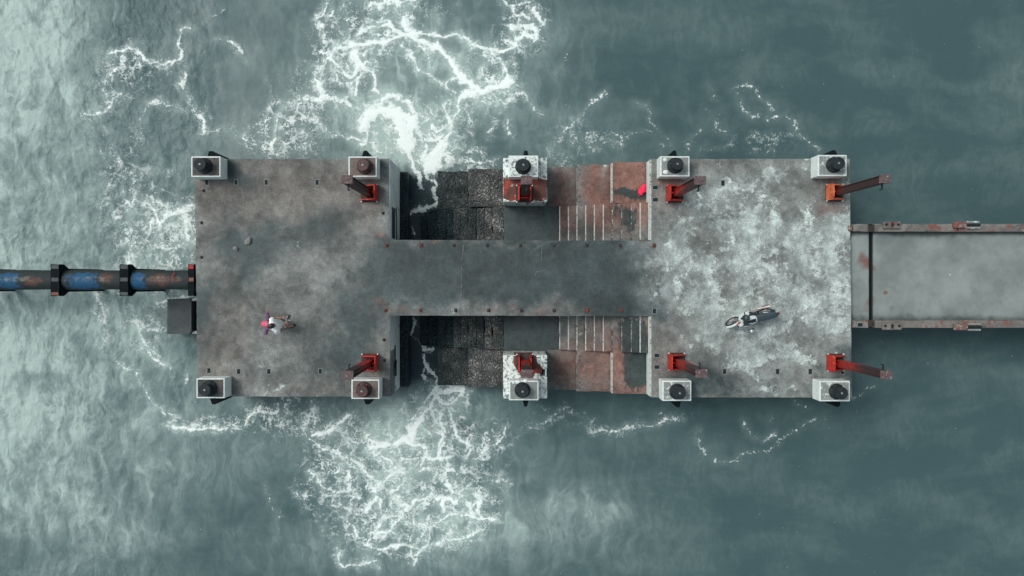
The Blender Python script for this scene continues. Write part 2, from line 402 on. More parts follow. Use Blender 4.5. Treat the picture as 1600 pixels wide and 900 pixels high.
# left and right platforms, walkway
pl = thing('jetty_platform', (0,0,0), 'brownish grey concrete platform where the two people stand, at the pipeline end', 'platform', 'concrete platforms of the jetty head')
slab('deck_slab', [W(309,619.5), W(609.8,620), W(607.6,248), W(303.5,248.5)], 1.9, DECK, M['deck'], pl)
lx = slab('caisson', rect(WX(312), -4.5, YB+.15, YT-.15), -3, 1.895, M['ledge_grey'], pl, table=None, step=.5)
prr = thing('jetty_platform', (0,0,0), 'pale blotchy concrete platform where the motorcycle is parked, at the bridge end', 'platform', 'concrete platforms of the jetty head')
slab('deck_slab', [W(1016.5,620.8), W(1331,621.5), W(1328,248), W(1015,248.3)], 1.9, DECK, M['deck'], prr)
slab('caisson', rect(WX(1024), WX(1322), YB+.15, YT-.15), -3, 1.895, M['ledge_grey'], prr, table=None, step=.5)
wk = thing('walkway', (0,0,0), 'long dark concrete walkway joining the two platforms between the stairs', 'walkway')
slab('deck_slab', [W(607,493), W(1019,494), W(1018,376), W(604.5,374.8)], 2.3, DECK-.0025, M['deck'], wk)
slab('support_wall', rect(XL1+.15, XR0-.15, WB+.12, WT-.12), -3, 2.295, M['mussel_dark'], wk, table=None, step=.5)
# joint lines across the walkway
jm = MB()
def strip(mb, pts, wd, z, h=.006):
    for a, b in zip(pts[:-1], pts[1:]):
        a = Vector(a); b = Vector(b); d = (b-a).normalized(); n = Vector((-d.y, d.x))*wd/2; a = a-d*wd*.3; b = b+d*wd*.3
        mb.prism([tuple(a-n), tuple(b-n), tuple(b+n), tuple(a+n)], z-.01, z+h)
def wob(p0, p1, n=14, amp=.012):
    p0 = Vector(p0); p1 = Vector(p1); return [tuple(p0.lerp(p1, i/n)+Vector((random.uniform(-amp,amp), random.uniform(-amp,amp)))) for i in range(n+1)]
strip(jm, wob(W(724,378), W(718.5,490)), .02, DECK)
M['joint'] = blotch('old joint filler', (.16,.165,.16), (.25,.26,.25), (.07,.08,.08), .5, 3, spot_sc=4)
jm.build('joint_filler', M['joint'], wk)
for cr_ in (wob(W(847,385), W(846,407), 6), wob(W(859,419), W(838,425), 5)+wob(W(838,425), W(832,440), 5)):
    cm = MB(); strip(cm, cr_, .012, DECK, .004); cm.build('crack_repair', M['joint'], wk)
# painted face of the left platform towards the gaps + mussel covered toe
M['face_white'] = blotch('old white paint on the quay face', (.55,.62,.62), (.72,.78,.77), (.10,.14,.15), .62, 2, spot_sc=2.2)
M['stripe_black'] = blotch('black rubbing stain', (.02,.035,.04), (.05,.07,.072), None, sc=4)
for a, b in ((WT+.003, YT-.012), (YB+.012, WB-.003)):
    fc = MB().box(XL1-.02, XL1+.035, a, b, .75, DECK-.04).build('quay_face', M['face_white'], pl, bevel=.01)
    toe = slab('mussel_toe', rect(XL1+.038, XL1+.33, a, b-.1 if a > 0 else b), -2, .72, M['mussel_dark'], pl, table=None, step=.05, jit=.05)
    sm = MB()
    if a > 0:
        pts = [(.06,1.35),(.9,1.35),(1.2,1.5),(1.3,1.25),(.9,1.15),(.06,1.12)]
        sm.add([(XL1+.036+.006*k, a+y, z+.3) for k in (0,1) for y, z in pts], [(0,1,2,3,4,5),(11,10,9,8,7,6)]+[(i,(i+1)%6,(i+1)%6+6,i+6) for i in range(6)])
        sm.box(XL1+.03, XL1+.04, a+.1, a+1.2, 1.9, 2.6)
    else:
        sm.box(XL1+.03, XL1+.04, a+.55, a+1.15, 1.5, 2.3); sm.box(XL1+.03, XL1+.04, a+.85, a+1.7, 1.75, 2.05)
    sm.build('rubbing_stain', M['stripe_black'], pl, bevel=.004)

# ---------------------------------------------------------------- stairs
RISE = .14
NOSE = {1:999.6,2:985.8,3:970.7,4:956,5:942,6:928,7:914.5,8:900.9,9:887.5,10:873.9,11:787.4,12:769.5,13:757.2,14:745.3,15:731.7,16:720.3,17:708.6,18:697.7,19:684,20:670,21:656}
def zk(k): return DECK-RISE*k
def xk(k): return WX(NOSE[k], zk(k)) if k else XR0
LM = {4:M['deck'], 8:M['deck'], 11:M['deck'], 15:M['mussel_grey'], 19:M['mussel_mid']}
def stairs(label, sgn):
    st = thing('quay_stairs', (0,0,0), label, 'stairs', 'concrete stairs down to the water')
    yin, yseam, yout = (WT-.0, SEAM_T, YT-.03) if sgn > 0 else (WB, SEAM_B, YB+.03)
    def yr(a, b): return (min(a,b), max(a,b))
    prev = XR0
    for k in (4, 8, 11, 15, 19):
        x0 = xk(k); y0, y1 = yr(yseam, yout); y0 += .001; mat = LM[k]
        if k in (15, 19): mat = LM[k]
        ad = {'a_rust': .0} if k <= 8 else ({'a_dark': .3} if k == 11 else None)
        if k == 11:     # the big block stands on the lower part of this landing
            xb = WX(855, zk(11)); o = slab('landing', rect(xb, prev, y0, y1), -2, zk(k), mat, st, .06, PAINT_S)
            lx_ = slab('landing', rect(WX(787.4, zk(11)), xb-.002, y0, y1), -2, zk(k)-.003, M['ledge_grey'], st, .06, None)
        elif k == 15 and sgn < 0:
            # chamfered inner corner on the lower stair
            me = slab('landing', rect(x0, prev-.001, y0, y1-.0), -2, zk(k), mat, st, .05, None, jit=.035)
        else:
            o = slab('landing', rect(x0, prev-.001, y0, y1), -2, zk(k), mat, st, .05, None if k > 11 else PAINT_S, jit=.04 if k > 11 else 0, add=ad, worn=.03 if k > 11 else .012)
        if k in (4, 8):
            MB().box(x0-.014, x0+.03, y0+.03, y1-.03, zk(k)-.35, zk(k)+.004).build('nosing', M['nosing' if k == 4 else 'joint'], o, bevel=.006)
            if k == 8:
                for yy in (y0+.12, y0+.32, y1-.2, y1-.35): MB().tube((x0+.12,yy,zk(k)), (x0+.12,yy,zk(k)+.012), .025, n=10).build('bolt', M['dark_stub'], o)
        prev = x0
    prev = XR0
    for k in range(1, 22):
        x0 = xk(k); y0, y1 = yr(yin, yseam); dry = k <= 11
        mat = M['deck'] if dry else (M['mussel_grey'] if k <= (14 if sgn > 0 else 13) else (M['mussel_mid'] if k <= 17 else M['mussel_dark']))
        z = zk(k) if k < 20 else zk(k)-.06
        o = slab('step', rect(x0, prev-.001, y0+.001, y1-.001), -2, z, mat, st, .06 if dry else .045, PAINT_S if dry else None, jit=0 if dry else .035, worn=.012 if dry else .03,
                 add={'a_dark': .55, 'a_rust': -.5} if k == 11 else None)
        if k <= 10:
            MB().box(x0-.006, x0+.036, y0+.02, y1-.02, z-.014, z+.004).build('nosing', M['nosing_worn' if k in (2, 3, 4) else 'nosing'], o, bevel=.004)
        prev = x0
    # white painted riser under the platform edge
    y0, y1 = yr(yin, yout)
    s = MB().box(XR0-.022, XR0-.002, y0+.01, y1-.03, DECK-.5, DECK-.01)
    s.build('quay_face', M['face_white'], st, bevel=.006)
    s = MB().box(XR0+.004, XR0+.06, y0+.01, y1-.03, DECK-.02, DECK+.004).build('edge_line', M['nosing'], st)
    return st
st_t = stairs('rusty brown stairs on the upper side of the walkway, with a pink red bag', 1)
st_b = stairs('concrete stairs on the lower side of the walkway with a black stained top landing', -1)

# two big blocks standing on the lower landings, each carrying a bollard block
def pier(sgn, label, mat):
    t = thing('concrete_pier', (0,0,0), label, 'concrete block', 'flaked white piers half way down the stairs')
    x0, x1 = WX(786), WX(855); z0 = zk(11)+.002
    yo, yi = (YT+.03, SEAM_T) if sgn > 0 else (YB-.05, -2.55)
    f = 1 if sgn > 0 else -1
    def bx(mb, xa, xb, ya, yb): mb.box(xa, xb, min(ya,yb), max(ya,yb), z0, DECK+.02)
    b1 = MB(); bx(b1, x0, x1-.24, yo, yi)
    b1.build('block_body', M['mottled_paint'] if sgn < 0 else M['mottled_paint'], t, bevel=.03)
    b2 = MB(); bx(b2, x1-.238, x1, yo, yo-f*.78); b2.build('block_body', M['mottled_paint'], t, bevel=.03)
    b3 = MB(); bx(b3, x1-.238, x1, yo-f*1.02, yi); b3.build('block_body', M['mottled_paint'], t, bevel=.03)
    MB().box(x1-.235, x1-.12, min(yo-f*.785, yo-f*1.015), max(yo-f*.785, yo-f*1.015), z0, DECK-.5).build('slot_floor', M['void'], t)
    MB().box(x1-.07, x1-.02, min(yo-f*.775, yo-f*1.025), max(yo-f*.775, yo-f*1.025), DECK-.10, DECK-.03).build('slot_rail', M['white_paint'], t)
    # rust-soaked paint round the post foot
    pm = MB()
    if sgn > 0: pts = [(786.4,277),(800,279),(830,277),(854,281),(854.5,312),(845,315),(836,312.5),(820,315),(806,313),(798,314.5),(786.4,310)]
    else: pts = [(802,556),(815,554.8),(838,555.5),(839,566),(848,575),(846,584),(836,583),(832,590),(815,588),(809,580),(803,570)]
    P = [W(*p) for p in pts]; P = [(min(max(x, x0+.01), x1-.01), y) for x, y in P]
    pm.prism(P, DECK+.01, DECK+.024); pm.build('rust_stain', M['red_stained_paint'], t)
    if sgn > 0:
        for px in (806, 824, 848): MB().box(WX(px), WX(px)+.05, yi-.004, yi+.01, DECK-random.uniform(.5, 1.2), DECK-.02).build('rust_run', M['red_stained_paint'], t)
    else:
        MB().box(WX(803), WX(833), yi-.01, yi+.006, DECK-.9, DECK-.02).build('rust_run', M['red_stained_paint'], t)
    return t
pier(1, 'white flaked concrete pier on the upper stairs, its top soaked with red rust', None)
pier(-1, 'white flaked concrete pier on the lower stairs, mostly white on top', None)

# ---------------------------------------------------------------- mooring blocks with bollards (ten)
H_BLK = .62
def bollard(corners, label, top, capm, bx, by, side='white_paint', rtop=.2, bolts=6, moss=None):
    """corners: left,right,top,bottom px of the TOP face (height DECK+.62)"""
    zt = DECK+H_BLK
    x0, x1, y1, y0 = WX(corners[0], zt), WX(corners[1], zt), WY(corners[2], zt), WY(corners[3], zt)
    cx, cy = (x0+x1)/2, (y0+y1)/2
    t = thing('mooring_bollard', (cx, cy, DECK+.001), label, 'bollard', 'bollards on white concrete blocks round the jetty head')
    hx, hy = (x1-x0)/2, (y1-y0)/2
    b = MB().box(-hx, hx, -hy, hy, 0, H_BLK).build('concrete_block', M[side], t, bevel=.018)
    m = .045
    ct = MB().box(-hx+m, hx-m, -hy+m, hy-m, H_BLK-.05, H_BLK+.006).build('block_top', M[top], t, bevel=.004)
    ux, uy = WX(bx, zt+.2)-cx, WY(by, zt+.2)-cy
    p = MB().lathe([(.27,0),(.27,.03),(.20,.04),(.155,.09),(.145,.24),(.15,.30),(.17,.328),(.05,.33)], (ux,uy,H_BLK+.007))
    po = p.build('bollard_post', M[capm], t)
    MB().tube((ux,uy,H_BLK+.339), (ux,uy,H_BLK+.412), rtop, rtop-.004, 30).build('cap_disc', M[capm], po, bevel=.012)
    if capm != 'flat':
        MB().tube((ux,uy,H_BLK+.413), (ux,uy,H_BLK+.422), .034, n=12).build('crown_spot', M['iron_pale'], po)
    for i in range(bolts):
        a = 2*math.pi*(i+.3)/bolts; MB().tube((ux+.24*math.cos(a), uy+.24*math.sin(a), H_BLK+.03), (ux+.24*math.cos(a), uy+.24*math.sin(a), H_BLK+.075), .028, n=6).build('bolt', M['iron'], po)
    if moss:
        for dx, dy, r in moss: MB().ball((ux+dx, uy+dy, H_BLK+.006), (r, r*.8, .035), 10, 6).build('paint_lump', M['white_paint'], t)
    return t
bollard((298.6,344.6,244.2,276.6), 'bollard at the upper left corner of the jetty, on a brown and black block', 'top_dark', 'iron', 316, 258)
bollard((544.4,588.9,244.4,276.5), 'dull red crowned bollard on a brown block in the upper row, left of the stairs', 'top_brown', 'iron_red', 568.5, 259)
bollard((794.6,841,243,276.5), 'dark blue black bollard on the flaky white block above the upper stairs', 'mottled_paint', 'iron', 817.5, 259)
bollard((1031.7,1077.6,244,275.8), 'bollard with two white paint lumps on a clean grey block by the upper stairs', 'top_grey', 'iron', 1056.5, 257.5, moss=[(-.33,.2,.09),(-.31,-.22,.1)])
bollard((1278,1323.2,242,275.2), 'bollard at the upper right corner of the jetty, on a block with flaked white top', 'top_speck', 'iron', 1306.5, 256.5, rtop=.21)
bollard((306.8,351.2,591,622.3), 'bollard at the lower left corner of the jetty, on a dull brown topped block', 'top_dark', 'iron', 323.5, 608)
bollard((549,592.8,593,623.5), 'pink and black bollard on a brown block in the lower row, left of the stairs', 'top_brown', 'iron_red', 567, 610)
bollard((795.2,841.6,594.7,625.6), 'black bollard with a pale centre on a brownish grey block below the lower stairs', 'top_grey', 'iron', 816.5, 610.5, moss=[(-.15,.26,.1),(.1,.3,.09),(-.3,.24,.06)])
bollard((1035,1080.4,594.8,626.6), 'bollard on a mottled grey block at the head of the lower stairs', 'top_speck', 'iron', 1060, 613, rtop=.21)
bollard((1280.6,1328.2,595.2,627.2), 'bollard at the lower right corner of the jetty, on a grey block speckled white', 'top_speck', 'iron', 1311, 613, rtop=.21)

# ---------------------------------------------------------------- steel posts (eight)
def post(x, y, label, shaft, foot, f, h=3.5, rz=0, hook=1, tall=.62):
    """f = +1 when the wide foot plate faces the left of the photo, -1 for the right, 0 for the middle pair"""
    t = thing('steel_post', (x, y, DECK+.022 if f == 0 else DECK+.001), label, 'steel post', 'tall steel fender posts on the jetty head', rz)
    MB().box(-.30,.30,-.30,.30,0,.03).build('base_plate', M['dark_stub'], t, bevel=.006)
    s = MB()        # H section with closed sides
    s.box(-.14,.14,.085,.11,.031,h); s.box(-.14,.14,-.11,-.085,.031,h); s.box(-.012,.012,-.084,.084,.031,h)
    s.box(-.10,-.085,-.084,.084,.031,h-.01); s.box(.085,.10,-.084,.084,.031,h-.01)
    so_ = s.build('shaft', M[shaft], t, bevel=.004)
    g = MB()
    if f == 0:
        for sx in (-1, 1):
            g.add([(sx*.20+d, yy, zz) for d in (-.025,.025) for yy, zz in ((-.27,.03),(.27,.03),(.2,tall),(-.27,tall))],
                  [(0,1,2,3),(7,6,5,4),(0,4,5,1),(1,5,6,2),(2,6,7,3),(3,7,4,0)])
        g.box(-.17,.17,-.17,-.14,.031,.4)
    else:
        x0 = -.27*f
        g.add([(x0+d, yy, zz) for d in (-.02,.02) for yy, zz in ((-.27,.03),(.27,.03),(.27,tall*.86),(.19,tall),(-.19,tall),(-.27,tall*.86))],
              [(0,1,2,3,4,5),(11,10,9,8,7,6)]+[(i,(i+1)%6,(i+1)%6+6,i+6) for i in range(6)])
        for sy in (-1, 1):
            g.add([(xx*f, sy*.235+d, zz) for d in (-.018,.018) for xx, zz in ((-.245,.03),(.27,.03),(.27,.22),(-.245,tall*.8))],
                  [(0,1,2,3),(7,6,5,4),(0,4,5,1),(1,5,6,2),(2,6,7,3),(3,7,4,0)])
        g.box(min(-.24*f,-.145*f), max(-.24*f,-.145*f), -.03, .03, .031, tall*.75)
    g.build('foot_bracket', M[foot], t, bevel=.006)
    for sx, sy in ((-1,-1),(1,-1),(1,1),(-1,1)): MB().tube((sx*.27,sy*.285,.03),(sx*.27,sy*.285,.10),.024,n=6).build('anchor_bolt', M['white_paint'], t)
    cp = MB().box(-.175,.175,-.13,.13,h+.001,h+.05); cp.build('cap_plate', M['crust'], t, bevel=.008)
    hk = MB(); s_ = -1 if y > 0 else 1
    hk.box(-.02,.02, min(s_*.11,s_*.30), max(s_*.11,s_*.30), h-.18, h-.14); hk.box(-.02,.02,min(s_*.27,s_*.30),max(s_*.27,s_*.30),h-.30,h-.181)
    hk.build('hook', M['iron'], t)
    return t
PY, PB = 3.06, -2.80
post(WX(577.5), PY, 'dark steel post with dull red foot, beside the upper left brown topped bollard block', 'post_dark', 'foot_red', -1)
post(WX(819.5), PY-.02, 'steel post rising from the red stained top of the upper pier', 'post_dark', 'foot_red', 0)
post(WX(1054), PY-.02, 'steel post with bright red foot by the head of the upper stairs', 'post_red', 'foot_red', 1, 3.45)
post(WX(1303), PY+.02, 'rust brown steel post with orange foot near the upper right corner', 'post_dark', 'foot_orange', 1, 3.5)
post(WX(578.5), PB, 'red and black steel post beside the lower left brown topped bollard block', 'post_red', 'foot_red', -1)
post(WX(820), PB-.0, 'dark red steel post rising from the white top of the lower pier', 'post_red', 'foot_red', 0, 3.2)
post(WX(1056.5), PB+.03, 'red steel post with crusted cap by the head of the lower stairs', 'post_red', 'foot_red', 1, 3.4)
post(WX(1304.5), PB+.0, 'red steel post near the lower right corner, rusting towards its cap', 'post_red', 'foot_red', 1, 3.5)

# ---------------------------------------------------------------- fenders (ten)
FZ = 2.45
FEN = [([(322,249),(326,236),(332,236),(367,249)], 'long black wedge fender behind the upper left corner block'),
 ([(563,249),(568,235.5),(573,235),(578,249)], 'black fender behind the upper bollard block left of the stairs'),
 ([(815,249),(819,235.5),(824,235.5),(828,249)], 'narrow black fender behind the upper pier'),
 ([(1042,249),(1052,235),(1056,235),(1060,249)], 'black fender behind the grey block at the head of the upper stairs'),
 ([(1282,249),(1301,234.5),(1306,235),(1312,249)], 'black wedge fender behind the upper right corner block'),
 ([(326,619),(331,632),(336,632),(368,618)], 'black wedge fender below the lower left corner block'),
 ([(566,619),(571,632),(577,632),(588,619)], 'black fender below the lower bollard block left of the stairs'),
 ([(815,619),(819,635.5),(823.5,635.5),(828,619)], 'narrow black fender below the lower pier'),
 ([(1051,620),(1057,636.5),(1062,636.5),(1066,620)], 'black fender below the block at the head of the lower stairs'),
 ([(1283,620.5),(1308,636.5),(1313,634),(1314,620.5)], 'black wedge fender below the lower right corner block')]
for pts, lab in FEN:
    P = [W(a, b, FZ) for a, b in pts]; up = P[0][1] > 0
    ye = YT+.008 if up else YB-.03
    cx = sum(p[0] for p in P)/4
    for i in (0, 3): P[i] = (P[i][0], ye)
    t = thing('dock_fender', (cx, ye, 0), lab, 'fender', 'black fenders on the quay face')
    L = [(a-cx, b-ye) for a, b in P]
    fb = MB().prism([(p[0]*.86, p[1]*.92) for p in L], .55, FZ-.1, L); fb.build('fender_body', M['rubber'], t, bevel=.02)
    MB().prism([(p[0]*1.0, p[1]) for p in L], FZ-.098, FZ).build('fender_cap', M['rubber'], t, bevel=.012)
    ch = MB(); sg = 1 if up else -1
    for i in range(9): ch.torus(.035, .009, (L[3][0]*.75, sg*(.012+.02*(i%2))+0, FZ+.02+.045*i), Matrix.Rotation(R(90), 4, 'X') @ Matrix.Rotation(R(90*(i%2)), 4, 'Y'), 10, 5)
    if abs(P[3][0]-P[0][0]) < .7: ch.build('chain', M['iron'], t)

# ---------------------------------------------------------------- small fittings on the deck
def socket(x, y, label, vert=True, z=DECK):
    t = thing('rail_socket', (x, y, z), label, 'rail socket', 'small square rail sockets let into the deck')
    a, b = (.055, .085) if vert else (.085, .06)
    f = MB()
    for q in ((-a-.02, a+.02, b, b+.02), (-a-.02, a+.02, -b-.02, -b), (-a-.02, -a, -b+.001, b-.001), (a, a+.02, -b+.001, b-.001)): f.box(*q, -.02, .008)
    f.build('frame', M['socket_frame'], t)
    MB().box(-a+.001, a-.001, -b+.001, b-.001, -.02, .0035).build('cavity', M['void'], t)
    return t
SOCK = [(323,285,'first rail socket on the left platform, just under the upper left corner block'),(369,285,'second rail socket from the left in the left platform\'s upper row'),
 (416,285,'third rail socket from the left in the left platform\'s upper row'),(495.5,285,'rightmost rail socket of the left platform\'s upper row, alone in bare concrete'),
 (326.5,579,'rail socket just above the lower left corner block'),(373,580.5,'second rail socket from the left in the left platform\'s lower row'),(420,580.5,'rail socket in the pale patch of the left platform'),
 (500.5,580,'rightmost rail socket of the left platform\'s lower row'),(1129.5,286,'lone rail socket in the upper part of the right platform'),
 (1132,580.5,'rail socket right of the crusted post cap, leftmost of the right platform\'s lower row'),(1215,580.5,'second rail socket of the right platform\'s lower row'),
 (1266,580.5,'rail socket left of the lower right post foot'),(1316.5,580.5,'rail socket under the lower right post, nearest the platform corner')]
for a, b, l in SOCK: socket(*W(a, b), l)
for a, b, l in ((1024,293,'rail socket left of the upper red post foot, nearer the edge of the jetty'),(1024,312,'rail socket left of the upper red post foot, nearer the walkway'),
                (1026.5,555.5,'rail socket left of the lower red post foot, nearer the walkway'),(1026.5,573.5,'rail socket left of the lower red post foot, nearer the bollard block'),
                (1022.5,486,'pale rimmed rail socket at the lower right end of the walkway')):
    socket(*W(a, b), l, a != 1024 and b != 555.5 and b != 573.5)
ORD = ['first','second','third','fourth','fifth','sixth','seventh','eighth','ninth']
def stub(x, y, label, m, r):
    t = thing('rail_stub', (x, y, DECK-.002), label, 'rail stub', 'cut off rail posts along the walkway')
    MB().box(-r,r,-r*1.15,r*1.15,0,.02).build('stain_plate', M[m], t, bevel=.008)
    MB().tube((0,0,.02),(0,0,.07),r*.62,r*.55,10).build('pipe_stump', M[m], t)
for i, px in enumerate((604,658,709,761,813,865,917,969,1022)):
    stub(*W(px, 383.5), '%s %s rail stub from the left on the walkway\'s upper edge' % (ORD[i], 'red brown' if i in (1, 8) else 'dark'), 'rust_stub' if i in (0,1,8) else 'dark_stub', .06 if i in (0,1,8) else .05)
for i, px in enumerate((602.5,657,712,763.5,815,866,917,970.5)):
    stub(*W(px, 485), '%s %s rail stub from the left on the walkway\'s lower edge' % (ORD[i], 'red' if i in (0,1,6,7) else 'dark'), 'rust_stub' if i in (0,1,6,7) else 'dark_stub', .075 if i == 6 else .055)
for a, b, l in ((598.5,333,'round dark rusty plate near the upper right edge of the left platform'),(601,563,'small rusty stub above the lower left bollard block'),(600,531,'small rusty stub half way down the right edge of the left platform'),
                (318,298,'faint rusty ring under the upper left corner block'),(315,348,'rusty bracket stump on the upper left edge of the platform'),(315,402,'rusty bracket stump just above the pipeline')):
    t = thing('rail_stub', (*W(a, b), DECK), l, 'rail stub', 'rusty stubs on the left platform')
    MB().lathe([(.055,-.01),(.055,.010),(.028,.02),(.024,.045)], (0,0,0), 14).build('flange', M['dark_stub'], t)
# loose stones, patches
M['stone'] = blotch('pale rock', (.15,.15,.145), (.27,.26,.245), (.1,.1,.1), .6, 9)
def rock(px, py, r, label, mat='stone', name='loose_stone', cat='stone', fl=.55):
    bm = bmesh.new(); bmesh.ops.create_icosphere(bm, subdivisions=3, radius=r)
    for v in bm.verts:
        d = v.co.normalized(); n = float(fbm(np.array([d.x*2.2+px]), np.array([d.y*2.2+d.z*1.7+py]), 4)[0]); v.co = d*r*(.6+.75*n); v.co.z *= fl; v.co.x *= 1.25
    me = bpy.data.meshes.new(name); bm.to_mesh(me); bm.free(); me.materials.append(M[mat])
    o = link(bpy.data.objects.new(name, me)); o.location = (*W(px, py), DECK+r*.28); o.rotation_euler.z = px % 3
    return tag(o, label, cat)
rock(388, 377, .115, 'lone pale stone lying in the upper half of the left platform')
rock(368.5, 388, .085, 'small flat grey stone left of the bigger pale stone')
rock(1157, 598, .03, 'tiny white pebble near the lower edge of the right platform')
rock(1106, 549, .055, 'small white pebble right of the lower red post foot')
t = NT('pink cloth'); M['pinkbag'] = t.done(t.mix(t.noise(t.pos(), 9, 4), (.75,.012,.06), (.9,.03,.09)), .6)
bm = bmesh.new(); bmesh.ops.create_icosphere(bm, subdivisions=4, radius=.16)
for v in bm.verts:
    d = v.co.normalized(); n = float(fbm(np.array([d.x*3+5]), np.array([d.y*3+d.z*2]), 8, 3)[0]); v.co = d*.16*(.62+.8*n); v.co.y *= 1.25; v.co.x *= .72; v.co.z *= .5
me = bpy.data.meshes.new('plastic_bag'); bm.to_mesh(me); bm.free(); me.materials.append(M['pinkbag'])
o = link(bpy.data.objects.new('plastic_bag', me)); o.location = (*W(1003.5, 297, zk(4)), zk(4)+.06); o.rotation_euler.z = R(-28)
tag(o, 'crumpled bright pink red bag lying on the top landing of the upper stairs', 'bag')

# ---------------------------------------------------------------- pipeline and footing on the left
M['pipe'] = None
t = NT('blue pipe with scraped rusty and black patches'); p = t.pos(); xyz = t.sep(p)
n1 = t.noise(t.scale(p, (1, 1.6, 1)), 1.4, 8, .68); n2 = t.noise(p, 7, 7, .7); at = t.attr('blue')
blue = t.mix(n2, (.010,.058,.13), (.022,.10,.21)); dk = t.mix(n2, (.008,.014,.017), (.040,.050,.052)); rs = t.mix(n2, (.04,.022,.02), (.17,.085,.066))
c = t.mix(t.ss(t.m('ADD', t.attr('rusty'), t.m('MULTIPLY', t.m('SUBTRACT', n1, .5), 2.2)), .45, .9), dk, rs)
c = t.mix(t.ss(t.m('ADD', at, t.m('MULTIPLY', t.m('SUBTRACT', n2, .5), 1.5)), .5, .85), c, blue)
c = t.mix(t.ss(t.m('ADD', t.attr('worn'), t.m('MULTIPLY', t.m('SUBTRACT', n2, .5), 1.2)), .5, .9), c, t.mix(n1, (.16,.17,.17), (.26,.25,.24)))
t.bump(n2, .4, .015); M['pipe'] = t.done(c, .75, .3)
PZ = 2.55; PR = .345; PYc = WY(437.3, PZ)
pipe = thing('pipeline', (0, PYc, PZ), 'blue and rust mottled steel pipeline running to the left of the platform', 'pipeline')
xs = np.arange(-40, WX(303)-.0, .06); xs = np.append(xs, WX(303)-.003); na = 40
v = []; br = {'blue': [], 'rusty': [], 'worn': []}
def g(x, c, s): return math.exp(-((x-c)/s)**2)
for x in xs:
    for i in range(na):
        a = 2*math.pi*i/na; r = PR+.006*math.sin(x*3+a*2)
        v.append((x, r*math.sin(a), r*math.cos(a)))
        yy = math.sin(a); q = 800+x*FPX/(HC-PZ)
        bl = max(g(q,22,24), g(q,138,36), g(q,222,18), .8*g(x,-22,1), .8*g(x,-27,1.2), .7*g(x,-33,1))*(.95-2.6*max(0, yy-.60)-1.2*max(0,-yy-.75))
        br['blue'].append(bl); br['rusty'].append(max(g(q,60,22), g(q,175,16), g(q,262,30), .3)*(1.1-abs(yy)*.9)); br['worn'].append((.62 if abs(yy-.05) < .28 else 0)*(.4+.6*g(q % 108, 40, 50)))
n = len(xs); f = [(k*na+i, k*na+(i+1)%na, (k+1)*na+(i+1)%na, (k+1)*na+i) for k in range(n-1) for i in range(na)]
f.append(tuple(range(na))); f.append(tuple(range((n-1)*na, n*na))[::-1])
me = bpy.data.meshes.new('pipe'); me.from_pydata(v, [], f); me.polygons.foreach_set('use_smooth', [True]*len(f)); me.materials.append(M['pipe'])
for k, a in br.items(): me.attributes.new(k, 'FLOAT', 'POINT').data.foreach_set('value', np.array(a, dtype=np.float32))
o = link(bpy.data.objects.new('pipe', me), pipe)
M['clamp'] = blotch('black coated steel', (.002,.005,.007), (.007,.012,.015), None, sc=6, rough=.8, spec=.12)
M['clamp_pad'] = blotch('grey worn pad', (.05,.062,.066), (.095,.10,.10), (.04,.03,.03), .6, 6)
M['clamp_rust'] = blotch('rusty pad', (.16,.06,.045), (.24,.11,.09), (.04,.03,.03), .6, 6)
M['clamp_red'] = blotch('red pad', (.42,.02,.025), (.5,.03,.03), (.1,.03,.03), .62, 6)
def clamp(xl, xr, lab, pads, parent=pipe):
    zt = PZ+PR+.06; x0, x1 = WX(xl, zt), WX(xr, zt); ya, yb = WY(462.3, zt)-PYc, WY(413.3, zt)-PYc
    o = thing('saddle', ((x0+x1)/2, 0, 0), None, None); o.parent = parent; hx = (x1-x0)/2; z1 = zt-PZ
    m = MB().prism([(0,0),(1,0),(1,1),(0,1)], 0, 0) if 0 else MB()
    # one frame: chamfered yoke over the pipe with legs beside it
    prof = [(ya,z1-.28),(ya,z1-.03),(ya+.0,z1),(yb,z1),(yb,z1-.28),(yb-.25,z1-.75),(ya+.25,z1-.75)]
    m.add([(sx*hx, y, z) for sx in (-1,1) for y, z in prof], [(0,1,2,3,4,5,6),(13,12,11,10,9,8,7)]+[(i,(i+1)%7,(i+1)%7+7,i+7) for i in range(7)])
    m.build('yoke', M['clamp'], o, bevel=.01)
    for (y0, y1), mt in zip(((yb-.15,yb-.02),(-.055,.075),(ya+.02,ya+.13)), pads):
        MB().box(-hx+.02, hx-.02, y0, y1, z1-.01, z1+.012).build('pad', M[mt], o, bevel=.004)
    MB().box(hx-.0, hx+.025, ya+.05, yb-.05, z1-.3, z1-.06).build('rib', M['clamp'], o)
    for yy in (ya+.22, yb-.22):
        MB().tube((0,yy,z1-.7),(0,yy*1.05,-PZ-4), .09, n=12).build('pile', M['clamp'], o)
clamp(79.5, 92.5, '', ('clamp_pad','clamp_pad','clamp_rust'))
clamp(187, 200.5, '', ('clamp_pad','clamp_pad','clamp_pad'))
clamp(294, 303.4, '', ('clamp_red','clamp_rust','clamp'))
for xx in (-19.5, -24, -28.5, -33): clamp(800+xx*FPX/(HC-PZ-PR), 813+xx*FPX/(HC-PZ-PR), '', ('clamp_pad','clamp_pad','clamp_rust'))
sm = MB().add([(WX(270,PZ+PR)+d, .12+d*1.6+e, PR*.97+.012*q) for q in (0,1) for d, e in ((-.05,0),(.05,0),(.06,.06),(-.04,.06))], [(0,1,2,3),(7,6,5,4),(0,4,5,1),(1,5,6,2),(2,6,7,3),(3,7,4,0)])
sm.build('paint_mark', M['clamp_red'], pipe)
ft = thing('concrete_footing', (0,0,0), 'low grey concrete footing against the left side of the platform, below the pipeline', 'footing')
FZ2 = .95
